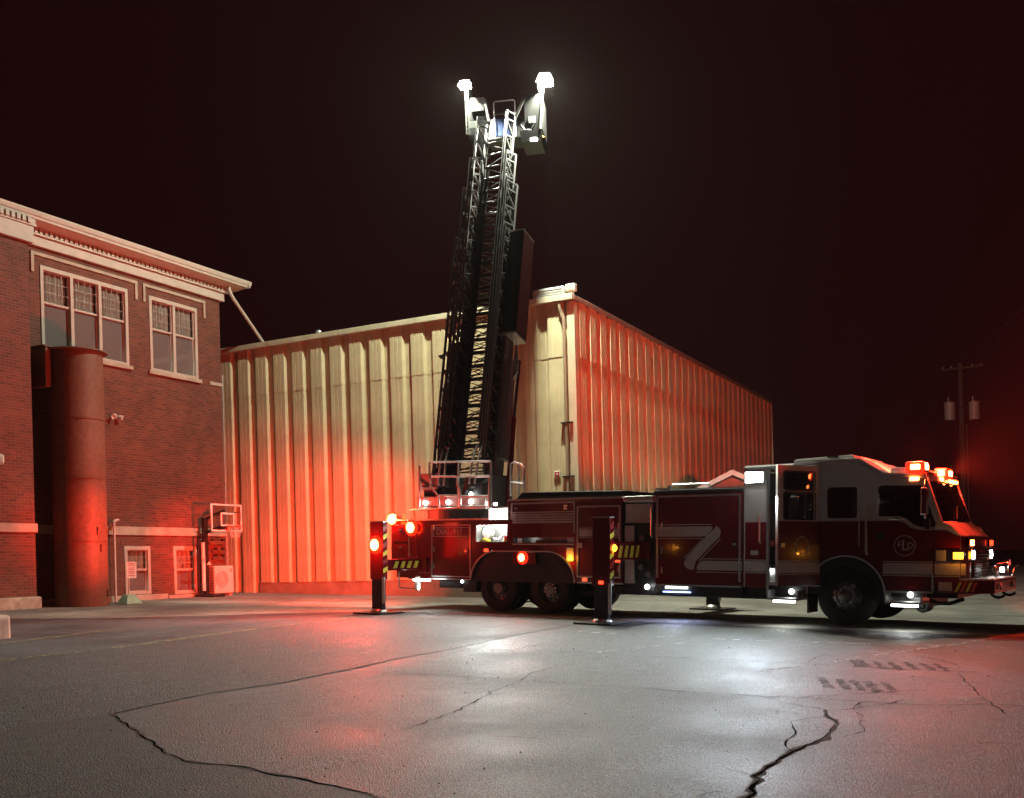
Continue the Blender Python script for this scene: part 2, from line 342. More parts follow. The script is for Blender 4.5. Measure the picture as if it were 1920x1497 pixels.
# ------------------------------------------------------------------ ground
GX, GY = -0.021435, 0.015009
def gz(x, y): return GX*x+GY*y
def gp(x, y, h=0): return (x, y, gz(x, y)+h)
GL = {
'edge': [(-3.71, 9.3), (-3.57, 9.14), (-3.37, 8.78), (-3.18, 8.5), (-3.0, 8.19), (-2.77, 7.83), (-2.56, 7.46), (-2.35, 7.22), (-2.15, 7.13), (-1.92, 7.04), (-1.74, 6.87), (-1.48, 6.69), (-1.27, 6.52), (-1.07, 6.36), (-0.91, 6.24), (-0.76, 6.07), (-0.64, 5.91)],
'edge_back': [(-3.71, 9.3), (-3.8, 9.14), (-3.96, 8.94), (-4.15, 8.83), (-4.24, 8.71), (-4.25, 8.39), (-4.31, 8.06)],
'seamA': [(-3.71, 9.3), (-3.5, 9.92), (-3.16, 10.7), (-2.61, 11.44), (-2.19, 12.39), (-1.86, 13.09)],
'yellow': [(-6.98, 13.84), (-6.55, 14.66), (-6.02, 15.59), (-5.6, 16.87), (-5.05, 18.37), (-4.36, 20.05), (-3.17, 22.49)],
'yellow2': [(-8.19, 16.26), (-7.84, 17.57), (-7.48, 18.84)],
'seam1': [(-2.12, 12.48), (-1.29, 12.26), (-0.71, 11.96), (0.06, 11.56), (0.74, 11.16), (1.24, 10.91), (1.84, 10.57)],
'seam1b': [(1.33, 10.88), (1.91, 10.56), (2.46, 10.26), (2.83, 10.14), (3.17, 9.97), (3.72, 9.68), (4.12, 9.63), (4.51, 9.7), (4.75, 9.55)],
'seamNE': [(-2.12, 12.48), (-1.59, 13.86), (-0.92, 15.14), (-0.55, 16.04), (0.01, 17.4), (1.14, 19.71)],
'seam2': [(-0.63, 15.13), (0.28, 14.81), (1.1, 14.45), (1.86, 13.96), (2.4, 13.69)],
'seam2b': [(1.73, 14.07), (2.5, 13.74), (3.19, 13.28), (3.87, 12.94), (4.5, 12.57), (5.08, 12.21), (5.51, 12.09)],
'diag': [(0.54, 13.05), (0.35, 12.49), (0.19, 12.2), (0.06, 11.56), (-0.21, 10.74), (-0.39, 10.01), (-0.55, 9.42), (-0.76, 8.9), (-0.92, 8.44)],
'white1': [(0.98, 18.14), (1.7, 17.7), (2.3, 17.21), (2.93, 16.7)],
'white1b': [(2.11, 17.11), (3.33, 16.49), (4.46, 15.92), (5.57, 15.54), (6.63, 15.18), (7.39, 14.79)],
'white2': [(1.1, 14.45), (1.72, 15.02), (2.81, 16.03)],
'white3': [(4.1, 13.19), (4.96, 14.0), (5.87, 14.78), (6.89, 15.64), (8.25, 16.97)],
'white4': [(4.3, 9.87), (4.81, 10.29), (5.35, 10.74)],
'white5': [(2.95, 12.29), (3.27, 12.58), (3.57, 12.78)],
'main': [(2.84, 9.37), (2.77, 9.07), (2.75, 8.74), (2.59, 8.36), (2.48, 8.14), (2.42, 8.0), (2.26, 7.82), (2.12, 7.64), (2.02, 7.5), (1.9, 7.31), (1.79, 7.11), (1.66, 6.89), (1.56, 6.71), (1.57, 6.62), (1.49, 6.46), (1.43, 6.33), (1.45, 6.25), (1.34, 6.11), (1.29, 5.99)],
'b1': [(2.02, 7.5), (2.02, 7.71), (2.1, 7.94), (2.25, 8.17), (2.3, 8.51), (2.36, 8.8), (2.58, 8.94), (2.74, 8.99)],
'b2': [(2.44, 10.29), (2.57, 9.93), (2.68, 9.61), (2.8, 9.47), (2.84, 9.37), (2.98, 9.37), (3.25, 9.53), (3.54, 9.71), (3.79, 9.95)],
'b3': [(3.09, 9.28), (3.04, 8.98), (2.92, 8.68), (2.88, 8.4), (2.74, 8.22), (2.58, 8.06)],
'b4': [(1.41, 6.91), (1.49, 6.82), (1.56, 6.71)],
'b5': [(3.8, 13.21), (4.07, 13.79), (4.31, 14.11), (4.94, 14.19), (5.47, 13.9), (5.57, 13.36), (5.54, 12.7)],
'b6': [(5.21, 12.01), (4.91, 11.06), (4.67, 10.26), (4.52, 9.68), (4.37, 9.11)],
'b7': [(2.83, 10.14), (3.07, 10.27), (3.39, 10.34), (3.83, 10.49), (4.17, 10.63)],
'b8': [(3.14, 9.48), (3.3, 9.78), (3.47, 9.9)],
'n1': [(-0.2, 8.16), (-0.02, 8.12), (0.14, 8.05), (0.27, 8.02)],
'n2': [(-1.61, 8.53), (-1.44, 8.47), (-1.17, 8.38)],
'n3': [(-1.18, 7.17), (-1.12, 7.22)],
'n4': [(-0.31, 6.92), (-0.25, 6.94)],
'n5': [(1.07, 6.14), (1.16, 6.26), (1.26, 6.29)],
'n6': [(3.51, 7.84), (3.61, 7.79), (3.81, 7.72)],
'hash1': [(4.37, 13.07), (4.47, 13.07), (4.62, 12.91), (4.77, 12.77), (4.97, 12.76), (5.13, 12.67), (5.27, 12.58)],
'hash2': [(3.43, 11.25), (3.59, 11.14), (3.71, 11.03), (3.84, 10.94), (3.99, 10.86)],
}
def sheet(name, poly, h, m, parent=None, skirt=0, **kw):
    me = curve_mesh([poly], 0.0005)
    bm = bmesh.new(); bm.from_mesh(me)
    # keep only the upper face, laid on the sloping lot
    low = [f for f in bm.faces if f.calc_center_median().z < 0 or abs(f.normal.z) < .5]
    bmesh.ops.delete(bm, geom=low, context='FACES'); 
    for v in bm.verts: v.co.z = gz(v.co.x, v.co.y)+h
    if skirt:
        ed = [e for e in bm.edges if e.is_boundary]; r = bmesh.ops.extrude_edge_only(bm, edges=ed)
        for g in r['geom']:
            if isinstance(g, bmesh.types.BMVert): g.co.z -= skirt
    bm.to_mesh(me); bm.free(); me.name = name
    return new_obj(name, me, m, parent, **kw)
def resample(pts, step, jit):
    out = []
    for a, b in zip(pts, pts[1:]):
        n = max(1, int(math.dist(a, b)/step))
        for i in range(n):
            t = i/n; j = jit if (i or out) else 0
            out.append((a[0]+(b[0]-a[0])*t+random.uniform(-j, j), a[1]+(b[1]-a[1])*t+random.uniform(-j, j)))
    out.append(pts[-1]); return out
def strip(name, pts, w0, w1, h, m, parent, step=.09, jit=.012, wj=.5, **kw):
    P = resample(pts, step, jit); vs = []; fs = []
    for i, p in enumerate(P):
        a = P[max(0, i-1)]; b = P[min(len(P)-1, i+1)]; dx, dy = b[0]-a[0], b[1]-a[1]; l = math.hypot(dx, dy) or 1
        t = i/max(1, len(P)-1); ww = (w0+(w1-w0)*t)*(1+random.uniform(-wj, wj))/2
        vs += [gp(p[0]-dy/l*ww, p[1]+dx/l*ww, h), gp(p[0]+dy/l*ww, p[1]-dx/l*ww, h)]
    for i in range(len(P)-1): fs.append((2*i, 2*i+1, 2*i+3, 2*i+2))
    me = bpy.data.meshes.new(name); me.from_pydata(vs, [], fs); me.update()
    return new_obj(name, me, m, parent, **kw)

R_ = 170
ground = sheet('ground', [(-R_, -60), (R_, -60), (R_, 260), (-R_, 260)], 0, M['asphalt'], kind='structure')
ne = GL['seamNE']; sa = GL['seamA']; eb = GL['edge_back']
old = sheet('asphalt_patch', [(-5.2, 6.2)]+eb[::-1]+sa[1:-1]+[ne[0]]+ne[1:]+[(-1.0, 21.3), (-3.3, 22.6)]+GL['yellow'][::-1][1:]+[(-8.6, 10.5)], .004, M['asphalt_old'], ground)
pat = sheet('asphalt_patch', GL['edge'][::-1]+eb[1:]+[(-5.3, 6.2), (-6.5, 2.5), (-.4, 2.5)], .012, M['asphalt_patch'], ground, skirt=.02)
sheet('court_paving', [(-14, 22.0), (-8.6, 22.2), (-5.4, 23.4), (-2.9, 24.0), (-.2, 22.2), (3.2, 19.9), (7.2, 17.3), (12, 14.6), (20, 12), (60, 12), (60, 70), (-14, 70)], .0055, M['court'], ground)  # pale court sheet; its colour also carries some tower light
# cracks: a few wide open ones, many hairlines
for key, a, b, h in (('edge', .013, .019, .014), ('main', .010, .021, .006), ('b1', .009, .011, .007), ('b4', .006, .010, .007), ('b3', .007, .009, .006)):
    if key in ('main', 'edge'): strip('crack_lip', GL[key], a*3.2, b*2.6, h-.0015, M['cracklip'], ground, jit=.02)
    strip('crack', GL[key], a, b, h, M['crack'], ground, jit=.02, wj=.75)
for key in ('diag', 'b2', 'b5', 'b7', 'b8', 'n1', 'n2', 'n3', 'n4', 'n5', 'n6', 'b6'):
    strip('crack', GL[key], .008, .013, .0075, M['crack'], ground, jit=.018, wj=.7)
for key in ('seam1', 'seam1b', 'seam2', 'seam2b', 'seamNE', 'seamA'):
    strip('paving_joint', GL[key], .012, .014, .0065, M['seamfill'], ground, jit=.006, wj=.5)
for key in ('yellow', 'yellow2'):
    strip('painted_line', GL[key], .10, .10, .009, M['lineyellow'], ground, step=.4, jit=.004, wj=.08)
for key in ('white1', 'white1b', 'white2', 'white3', 'white4', 'white5'):
    strip('painted_line', GL[key], .10, .10, .0085, M['linewhite'], ground, step=.4, jit=.003, wj=.08)
for key in ('hash1', 'hash2'):
    for (x, y) in GL[key]:
        strip('painted_hash', [(x-.10, y-.42), (x+.06, y+.38)], .10, .08, .0095, M['hashmark'], ground, jit=.006)
# court markings on the playground behind the truck
strip('painted_line', [(-8.9, 27.0), (-6.2, 26.2), (-3.4, 25.0)], .09, .09, .0085, M['linewhite'], ground, step=.4, jit=.003, wj=.1)
strip('painted_line', [(-8.2, 29.6), (-5.0, 28.6), (-2.2, 27.4)], .09, .09, .0085, M['lineyellow'], ground, step=.4, jit=.003, wj=.1)
strip('painted_line', [(2.5, 24.5), (8.5, 28.5), (14.0, 32.5)], .09, .09, .0085, M['linewhite'], ground, step=.4, jit=.003, wj=.1)
strip('crack', [(9.5, 21.8), (11.5, 21.2), (14.5, 20.8)], .03, .03, .006, M['crack'], ground)
strip('crack', [(8.2, 24.5), (10.0, 22.2), (11.6, 20.0)], .025, .03, .006, M['crack'], ground)
# small stones and grit lying on the lot
gb = MB()
for i in range(420):
    x = random.uniform(-6, 7); y = random.uniform(5.6, 17); r = random.choice((.004, .006, .007, .010, .014))*random.uniform(.7, 1.2)
    p = Vector(gp(x, y, .006+r*.3)); q = [(p.x+random.uniform(.6, 1)*r*math.cos(k*PI/2+random.random()), p.y+random.uniform(.6, 1)*r*math.sin(k*PI/2), p.z) for k in range(4)]
    gb._add(q+[(p.x, p.y, p.z+r*.9)], [(0,1,4),(1,2,4),(2,3,4),(3,0,4)])
gb.build('gravel', M['cracklip'], None, kind='stuff', label='scattered grit and small stones on the asphalt lot', cat='gravel')
# ------------------------------------------------------------------ brick school building (local x along the wall, -y outward, z up)
K = 1.1264
ROT = math.atan2(.88622, .46326)
def BM(x, y, z): return Matrix.Translation((x, y, z)) @ Matrix.Rotation(ROT, 4, 'Z')
BZ = -.85+CAM_H
bb = empty('brick_building', 'two storey red brick building with pale cornice and white framed windows', 'building', BM(-11.38, 28.78, BZ))
def k2(*a): return [round(v*K, 4) for v in a]
W1 = k2(-1.77, 6.05, .80, 8.02); W2 = k2(1.52, 6.05, 3.22, 8.02)
B1 = k2(.50, .17, 1.33, 1.41); B2 = k2(2.15, .12, 3.0, 1.41)
CX = 4.13*K; TOP = 8.42*K
def rc(w): return rect(w[0], w[1], w[2], w[3])
# upper windows, basement windows as openings
panel_xz('wall', [rect(-9.5, -1.2, CX, TOP), rc(W1), rc(W2), rc(B1), rc(B2)], 0, .35, M['brick'], bb)
MB().box((CX-.35, .352, -1.2), (CX, 9.0, TOP)).build('end_wall', M['brick'], bb)
MB().box((-9.5, .9, -1.2), (CX-.36, 1.0, TOP)).build('inner_wall', M['blind'], bb)
# projecting bay at the left
PX1 = -2.45*K; PO = .56
panel_xz('bay_wall', [rect(-9.5, .25*K, PX1, TOP-.16)], -PO, -.002, M['brick'], bb)
MB().box((-9.55, -PO-.05, 1.70*K), (PX1+.05, -.003, 1.90*K)).build('stone_band', M['stone'], bb, bevel=.015)
MB().box((-9.56, -PO-.09, -1.2), (PX1+.09, -.004, .25*K-.002)).build('stone_plinth', M['concrete'], bb, bevel=.04)
MB().box((PX1+.055, -.05, 1.69*K), (CX+.03, -.003, 1.91*K)).build('stone_band', M['stone'], bb, bevel=.012)
MB().box((PX1+.095, -.07, -1.2), (B2[0]-.3, -.005, .15*K)).build('stone_plinth', M['stone'], bb, bevel=.02)
MB().box((B2[0]-.27, -.07, -1.2), (CX+.03, -.005, .10*K)).build('stone_plinth', M['stone'], bb, bevel=.02)
MB().box((3.68*K, -.03, 5.98*K), (CX+.02, -.003, 6.07*K)).build('stone_block', M['stone'], bb)
# frieze, dentils, cornice
FR0, FR1, FR2 = TOP, TOP+.26, TOP+.44
OV = .72
MB().box((-9.5, -.12, FR0+.002), (CX+.12, .35, FR1)).build('frieze', M['trim'], bb, bevel=.01)
MB().box((-9.5, -PO-.12, FR0-.16), (PX1+.10, -.122, FR1)).build('bay_frieze', M['trim'], bb, bevel=.01)
MB().box((-9.5, -.20, FR1+.002), (CX+.20, .35, FR1+.05)).box((-9.5, -PO-.16, FR1+.002), (PX1+.16, -.205, FR1+.05)).build('bed_moulding', M['trim'], bb)
dm = None
for i in range(62):
    x = CX+.10-.155*i
    yb = -PO-.16 if x < PX1+.05 else -.16
    if x < -7.2: break
    if dm is None:
        dm = MB().box((-.045, -.055, 0), (.045, .0, .13)).build('dentil', M['trim'], bb); dm.location = (x, yb, FR1+.052)
    else:
        c = dm.copy(); COL.objects.link(c); c.location = (x, yb, FR1+.052)
MB().box((-9.5, -.158, FR1+.052), (CX+.15, .35, FR2)).box((-9.5, -PO-.158, FR1+.052), (PX1+.13, -.163, FR2)).build('dentil_backing', M['trim'], bb)
ov2 = .56
MB().prism([(-ov2, FR2+.05), (-ov2, FR2+.10), (.35, FR2+.10), (.35, FR2+.002), (-.2, FR2+.002)], -9.5, CX+.64, 'x').build('soffit', M['soffit'], bb)
cor = [(-ov2-.002, FR2+.04), (-ov2-.06, FR2+.06), (-ov2-.07, FR2+.12), (-ov2-.10, FR2+.14), (-ov2-.13, FR2+.22), (-ov2-.13, FR2+.26), (-ov2-.002, FR2+.26)]
MB().prism(cor, -9.5, CX+.66, 'x').build('cornice', M['trim'], bb)
MB().prism([(p+CX+.622+ov2+.0 if False else CX+.66+(-p-ov2), z) for p, z in cor], -ov2-.13, 8, 'y').build('cornice', M['trim'], bb)
MB().hexa([(-9.5,-ov2-.09,FR2+.262),(CX+.74,-ov2-.09,FR2+.262),(CX+.74,9,FR2+.262),(-9.5,9,FR2+.262),(-9.5,1.6,FR2+1.0),(CX-3.4,1.6,FR2+1.0),(CX-3.4,7,FR2+1.0),(-9.5,7,FR2+1.0)]).build('roof', M['shingle'], bb)
for (x, h) in ((-3.35, 1.35), (-2.9, .95)):
    MB().tube([(x, 1.2, FR2+.7), (x, 1.2, FR2+.7+h), (x+.03, 1.2, FR2+.76+h), (x+.12, 1.2, FR2+.78+h), (x+.16, 1.2, FR2+.70+h)], .045, 8).build('vent_pipe', M['dark'], bb, smooth=True)
# label mouldings over the windows
for x0, x1 in (k2(-2.02, 1.12), k2(1.31, 3.54)):
    zt, zb = 8.30*K, 7.82*K; t = .085
    panel_xz('label_moulding', [[(x0,zb),(x0+t,zb),(x0+t,zt-t),(x1-t,zt-t),(x1-t,zb),(x1,zb),(x1,zt),(x0,zt)]], -.05, -.002, M['stone'], bb)
def sash_window(w, n, sill=True, panes=(4, 3), upper=.42, name='window', full=False):
    """n double hung sashes side by side under one frame: frame, glazing bars, panes, blinds"""
    x0, z0, x1, z1 = w; t = .085
    hs = []; bw = (x1-x0-t*(n+1))/n
    for i in range(n):
        a = x0+t+i*(bw+t); hs.append((a, z0+.07, a+bw, z1-.10))
    fr = panel_xz(name, [rect(x0+.003, z0+.003, x1-.003, z1-.003)]+[rect(*h) for h in hs], -.035, .12, M['trim'], bb, bevel=.008)
    for a, b, c, d in hs:
        zm = d-(d-b)*upper; f = .035
        panel_xz('sash', [rect(a+.002, zm-.02, c-.002, d-.002), rect(a+f, zm+f, c-f, d-f)], .03, .065, M['trim'], fr)
        panel_xz('sash', [rect(a+.002, b+.002, c-.002, zm-.022), rect(a+f, b+f, c-f, zm-f)], .068, .10, M['trim'], fr)
        m = MB(); nx, nz = panes
        for i in range(1, nx): x = a+f+(c-a-2*f)*i/nx; m.box((x-.005, .036, zm+f), (x+.005, .056, d-f))
        for i in range(1, nz): z = zm+f+(d-f-zm-f)*i/nz; m.box((a+f, .038, z-.005), (c-f, .054, z+.005))
        m.build('glazing_bars', M['trim'], fr)
        MB().quad((a+f, .047, zm+f), (c-f, .047, zm+f), (c-f, .047, d-f), (a+f, .047, d-f)).build('pane', M['pane'], fr)
        MB().quad((a+f, .084, b+f), (c-f, .084, b+f), (c-f, .084, zm-f), (a+f, .084, zm-f)).build('pane', M['pane'], fr)
        MB().box((a+f, .104, b+f), (c-f, .110, zm-f)).build('blind', M['blind'], fr)
        cm = MB(); nn = int((c-a)/.055)
        for i in range(nn):
            xx = a+(c-a)*i/nn; cm.quad((xx, .135+.03*(i % 2), zm), (xx+(c-a)/nn, .135+.03*((i+1) % 2), zm), (xx+(c-a)/nn, .135+.03*((i+1) % 2), d), (xx, .135+.03*(i % 2), d))
        cm.build('curtain', M['curtain'], fr)
    if sill: MB().box((x0-.10, -.09, z0-.11), (x1+.10, .02, z0-.002)).build('sill', M['stone'], fr, bevel=.01)
    return fr
sash_window(W1, 3); sash_window(W2, 2)
sash_window(B1, 1, sill=False, upper=.48); sash_window(B2, 1, sill=False, upper=.48)
for w_ in (B1, B2):
    MB().box((w_[0]-.12, -.012, w_[3]+.02), (w_[2]+.12, .01, w_[3]+.20)).build('soldier_course', M['brick'], bb)
# three wall plates right of the basement windows
for z, xa in ((1.76, 3.90), (1.48, 4.02), (1.26, 4.02)):
    p = MB().box((xa, -.07, z-.11), (4.60, -.003, z)).build('wall_rack', M['tubeseam'], bb)
    for x in (xa+.12, 4.48): MB().box((x-.05, -.115, z+.004), (x+.05, -.01, z+.06)).build('bracket', M['black'], p)
# eave downpipe swinging over to the metal roof
MB().tube([(CX+.10, -.35, FR2+.05), (CX+.10, -.35, FR2-.08), (CX+.12, -.38, FR2-.20), (CX+.26, -.38, FR2-.36), (6.27, -.386, 8.40)], .055, 10).build('eave_pipe', M['trim'], bb, smooth=True)
# corner conduit
MB().tube([(CX+.03, -.03, 6.3*K), (CX+.03, -.03, .1)], .022, 8).build('conduit', M['galv'], bb, smooth=True)

# twin floodlight on the wall
fl = empty('twin_floodlight', 'small twin floodlight fixed high on the brick wall beside the tube', 'floodlight', BM(-11.38, 28.78, BZ) @ Matrix.Translation((.28*K, -.01, 4.70*K)))
MB().box((-.06, -.05, -.06), (.06, -.001, .06)).build('base', M['whitebox'], fl)
for s in (-1, 1):
    h = MB().lathe([(.012, 0), (.03, .02), (.065, .12), (.065, .16), (.055, .15), (.001, .13)], (s*.07, -.05, 0), (s*.55, -.75, -.35), 14).build('lamp_head', M['whitebox'], fl, smooth=True)

# tubular slide fire escape
TR = .66
tb = empty('slide_tube', 'tall rusty brown cylindrical slide tube standing against the brick wall', 'fire escape', BM(-11.38, 28.78, BZ) @ Matrix.Translation((-1.62, -.86, -.05)))
HT = 6.72
prev = 0
for z in (1.73, 3.36, 4.92, HT):
    MB().lathe([(.01, prev+.002), (TR, prev+.002), (TR, z-.02), (.01, z-.02)] if False else [(TR, prev+.012), (TR, z-.012)], (0,0,0), (0,0,1), 48).build('tube_segment', M['tube'], tb, smooth=True)
    MB().lathe([(TR-.02, z-.014), (TR+.018, z-.014), (TR+.018, z+.010), (TR-.02, z+.010)], (0,0,0), (0,0,1), 48).build('seam_flange', M['tubeseam'], tb, smooth=False)
    prev = z
MB().lathe([(.001, HT+.06), (TR*.5, HT+.05), (TR+.10, HT+.015), (TR+.12, HT-.02), (TR+.001, HT-.02)], (0,0,0), (0,0,1), 48).build('cap', M['tube'], tb, smooth=True)
MB().box((-.86, .10, HT-1.0), (-.30, .9, HT+.03)).build('landing_box', M['tubeseam'], tb, bevel=.02)
MB().box((-.90, .06, HT+.032), (-.25, .9, HT+.08)).build('landing_roof', M['tubeseam'], tb)
for z, a in ((.25, .2), (1.9, -.3), (1.45, -.15)):
    MB().tube([(TR*math.cos(-1.3+a)*1.02, TR*math.sin(-1.3+a)*1.02, z), (TR*math.cos(-1.3+a)*1.05, TR*math.sin(-1.3+a)*1.05, z+.2)], .018, 6).build('handle', M['tubeseam'], tb)

# white vent pipe right of the tube
vp = empty('vent_pipe_stand', 'thin white pipe rising beside the brown tube to the stone band', 'pipe', BM(-11.38, 28.78, BZ) @ Matrix.Translation((.03*K, -.22, 0)))
MB().tube([(0,0,-.1), (0,0,1.98*K)], .035, 10).build('pipe', M['whitebox'], vp, smooth=True)
MB().tube([(0,0,1.985*K), (.02,0,2.03*K), (.10,-.02,2.06*K), (.14,-.03,2.05*K)], .042, 10).build('elbow', M['whitebox'], vp, smooth=True)

# porch pier at the far left edge of the view
pp = empty('porch_pier', 'brick porch pier with stone cap and weathered stone foot, cut by the left edge', 'pier', BM(-8.75, 17.36, gz(-8.7, 17.3)))
MB().box((-1.6, -.02, .40), (-.03, 1.5, 2.95)).build('shaft', M['brick'], pp)
MB().box((-1.7, -.14, 2.952), (.10, 1.6, 3.14)).build('cap_stone', M['stone'], pp, bevel=.05)
MB().box((-1.7, -.16, -.3), (.12, 1.6, .398)).build('foot_stone', M['concrete'], pp, bevel=.06)
# ------------------------------------------------------------------ corrugated metal hall (local x along its long right side, local y along the front)
MC = (1.878, 28.907)
mh = empty('metal_hall', 'large cream corrugated steel hall behind the fire truck', 'building', BM(MC[0], MC[1], 0))
EV = 7.50+CAM_H; SEAM = 5.78+CAM_H; CURB = -.477+CAM_H
PT = .774; DP = .115
prof = [(0,0),(.025,.0),(.03,.10),(.045,.10),(.05,0),(.14,0),(.195,.92),(.21,1),(.38,1),(.388,.86),(.412,.86),(.42,1),(.58,1),(.588,.86),(.612,.86),(.62,1),(.77,1),(.785,.92),(.84,0),(1,0)]
def siding_mesh(h, name):
    vs = []; fs = []
    for u, d in prof: vs += [(u*PT, -d*DP, 0), (u*PT, -d*DP, h)]
    for i in range(len(prof)-1): fs.append((2*i, 2*i+2, 2*i+3, 2*i+1))
    me = bpy.data.meshes.new(name); me.from_pydata(vs, [], fs); me.update(); me.materials.append(M['siding']); return me
lo = siding_mesh(SEAM-CURB+.06, 'siding_lower'); up = siding_mesh(EV-.10-SEAM, 'siding_upper')
lo_long = siding_mesh(SEAM-.2+.06, 'siding_lower_long')
nF = 18; nR = 30
for i in range(nF):          # front: panels run along local y, facing -x
    y = .10+i*PT
    a = new_obj('siding_panel', lo_long if i >= 15 else lo, None, mh); a.location = (0, y+PT, .2 if i >= 15 else CURB); a.rotation_euler = (0, 0, -PI/2)
    b = new_obj('siding_panel', up, None, mh); b.location = (-.012, y+PT, SEAM); b.rotation_euler = (0, 0, -PI/2)
for i in range(nR):          # right side
    x = .10+i*PT
    a = new_obj('siding_panel', lo, None, mh); a.location = (x, 0, CURB)
    b = new_obj('siding_panel', up, None, mh); b.location = (x, -.012, SEAM)
LX = .10+nR*PT; LY = .10+nF*PT
MB().box((.06, .06, -1), (LX, LY, EV-.12)).build('core', M['siding'], mh)
MB().box((-.10, -.03, -1.2), (.055, 15*PT+.02, CURB-.004)).build('foundation', M['foundation'], mh, bevel=.01)
MB().box((.06, -.10, -1.2), (LX, .055, CURB-.004)).build('foundation', M['foundation'], mh, bevel=.01)
MB().box((-.13, -.13, CURB), (.10, -.005, EV-.2)).box((-.13, -.004, CURB), (-.005, .10, EV-.2)).build('corner_trim', M['sidingtrim'], mh)
MB().box((LX, -.13, CURB), (LX+.08, .05, EV-.2)).build('corner_trim', M['sidingtrim'], mh)
# gutter along the front eave, rake trim on the right side, roof
GO = .27
MB().box((-GO, -.137, EV-.17), (-.13, LY, EV)).build('gutter', M['sidingtrim'], mh, bevel=.012)
MB().box((-.128, -.10, EV-.15), (.3, LY, EV-.04)).build('eave_closure', M['rooftrim'], mh)
MB().box((-.098, -.135, EV-.16), (LX+.1, -.03, EV-.01)).build('rake_trim', M['rooftrim'], mh, bevel=.01)
MB().hexa([(-.097,-.12,EV-.03),(LX,-.12,EV-.03),(LX,LY,EV-.03),(-.097,LY,EV-.03),(-.097,-.12,EV-.005),(LX,-.12,EV-.005),(LX,LY,EV+.25),(-.097,LY,EV+.25)] if False else
          [(-.097,-.12,EV-.03),(LX,-.12,EV-.03),(LX,LY,EV-.03),(-.097,LY,EV-.03),(-.097,-.12,EV-.008),(LX,-.12,EV-.008),(LX,LY,EV-.008),(-.097,LY,EV-.008)]).build('roof', M['siding'], mh)
for y in (2.2, 5.1, 8.0, 10.9): MB().box((-GO-.003, y-.008, EV-.168), (-GO+.01, y+.008, EV-.002)).build('gutter_joint', M['rooftrim'], mh)
# rain pipe at the corner
dp = MB().tube([(-.20, .28, EV-.17), (-.20, .28, EV-.34), (-.18, .24, EV-.50), (-.18, .18, EV-.66), (-.18, .17, EV-.8), (-.18, .17, .5)], .052, 4).build('downspout', M['downspout'], mh)
for z in (2.25+.03, 3.48+.4, 1.9, 5.4): MB().box((-.24, -.02, z), (-.06, .34, z+.025)).build('pipe_strap', M['dark'], dp)
# rivet lines of the siding, two visible columns
for y in (1.15, 1.90, 2.65):
    m = MB()
    for i in range(70): m.box((-.137, y-.010, 2.0+i*.088), (-.112, y+.010, 2.0+i*.088+.02))
    m.build('rivet_line', M['downspout'], mh)['kind'] = 'stuff'

hb = empty('roof_unit', 'low pale metal ventilation unit on the corner of the hall roof', 'vent unit', BM(MC[0], MC[1], EV) @ Matrix.Translation((.15, .62, -.01)))
MB().box((-.28, -.45, 0), (.5, .55, .30)).build('housing', M['galv'], hb, bevel=.05)
for i in range(3): MB().box((-.295, -.38, .08+i*.07), (-.281, .48, .11+i*.07)).build('louvre', M['whitebox'], hb)
fh = empty('roof_floodlight', 'pale box floodlight on a stub above the hall corner', 'floodlight', BM(MC[0], MC[1], EV) @ Matrix.Translation((.05, .02, 0)))
MB().cyl((0,0,-.03), (0,0,.12), .03).build('stub', M['whitebox'], fh)
MB().box((-.10, -.15, .12), (.08, .14, .33)).build('housing', M['whitebox'], fh, bevel=.02)
MB().box((-.108, -.11, .15), (-.101, .10, .30)).build('glass_front', M['galv'], fh)
vt = empty('roof_vent', 'tiny pale vent cap on the hall eave near the brick building', 'vent', BM(MC[0], MC[1], EV) @ Matrix.Translation((.02, 8.98, 0)))
MB().cyl((0,0,-.02), (0,0,.08), .03).build('stem', M['galv'], vt); MB().lathe([(.001,.18),(.09,.15),(.10,.09),(.001,.08)], (0,0,0), (0,0,1), 16).build('cap', M['galv'], vt, smooth=True)
sg = empty('call_point_sign', 'small red square sign with rounded corners on the hall wall', 'sign', BM(MC[0], MC[1], 0) @ Matrix.Translation((-.135, .516, 3.976)))
MB().box((-.02, -.10, -.09), (0, .10, .09)).build('plate', M['boardwhite'], sg, bevel=.02)
MB().box((-.028, -.075, -.065), (-.0205, .075, .065)).build('red_panel', M['signred'], sg, bevel=.01)
MB().box((-.033, -.03, -.03), (-.0285, .03, .03)).build('white_square', M['boardwhite'], sg)
# ------------------------------------------------------------------ things in the yard
def BL(s, off, z=0): return BM(-11.38, 28.78, BZ) @ Matrix.Translation((s, -off, z))
bh = empty('basketball_hoop', 'basketball hoop with clear backboard and orange rim by the brick building corner', 'basketball hoop', BL(3.45, .30))
MB().box((-.28, -.55, -.06), (.28, .25, .10)).build('base', M['black'], bh, bevel=.05)
MB().box((-.07, -.07, .10), (.07, .07, 2.46)).build('post', M['black'], bh, bevel=.01)
MB().tube([(-.30, .02, .06), (-.30, .0, 1.88), (-.05, -.05, 2.0), (.10, -.75, 2.12)], .035, 8).build('brace', M['black'], bh, smooth=True)
MB().bar((0, -.05, 2.42), (.08, -.76, 2.66), .05, .08).bar((0, -.05, 2.0), (.08, -.76, 2.2), .05, .08).build('arm', M['black'], bh)
MB().bar((-.3, 0, 1.0), (0, 0, 1.0), .03, .03).build('tie', M['black'], bh)
MB().cyl((-.16, -.06, .20), (-.16, -.06, 1.70), .06, n=14).build('counterweight', M['boardwhite'], bh, smooth=True)
MB().prism([(-.05,1.0),(.12,1.0),(.035,1.10)], -.13, -.08, 'y').build('adjuster', M['boardwhite'], bh)
x0, x1, z0, z1 = -.53, .75, 2.03, 2.83
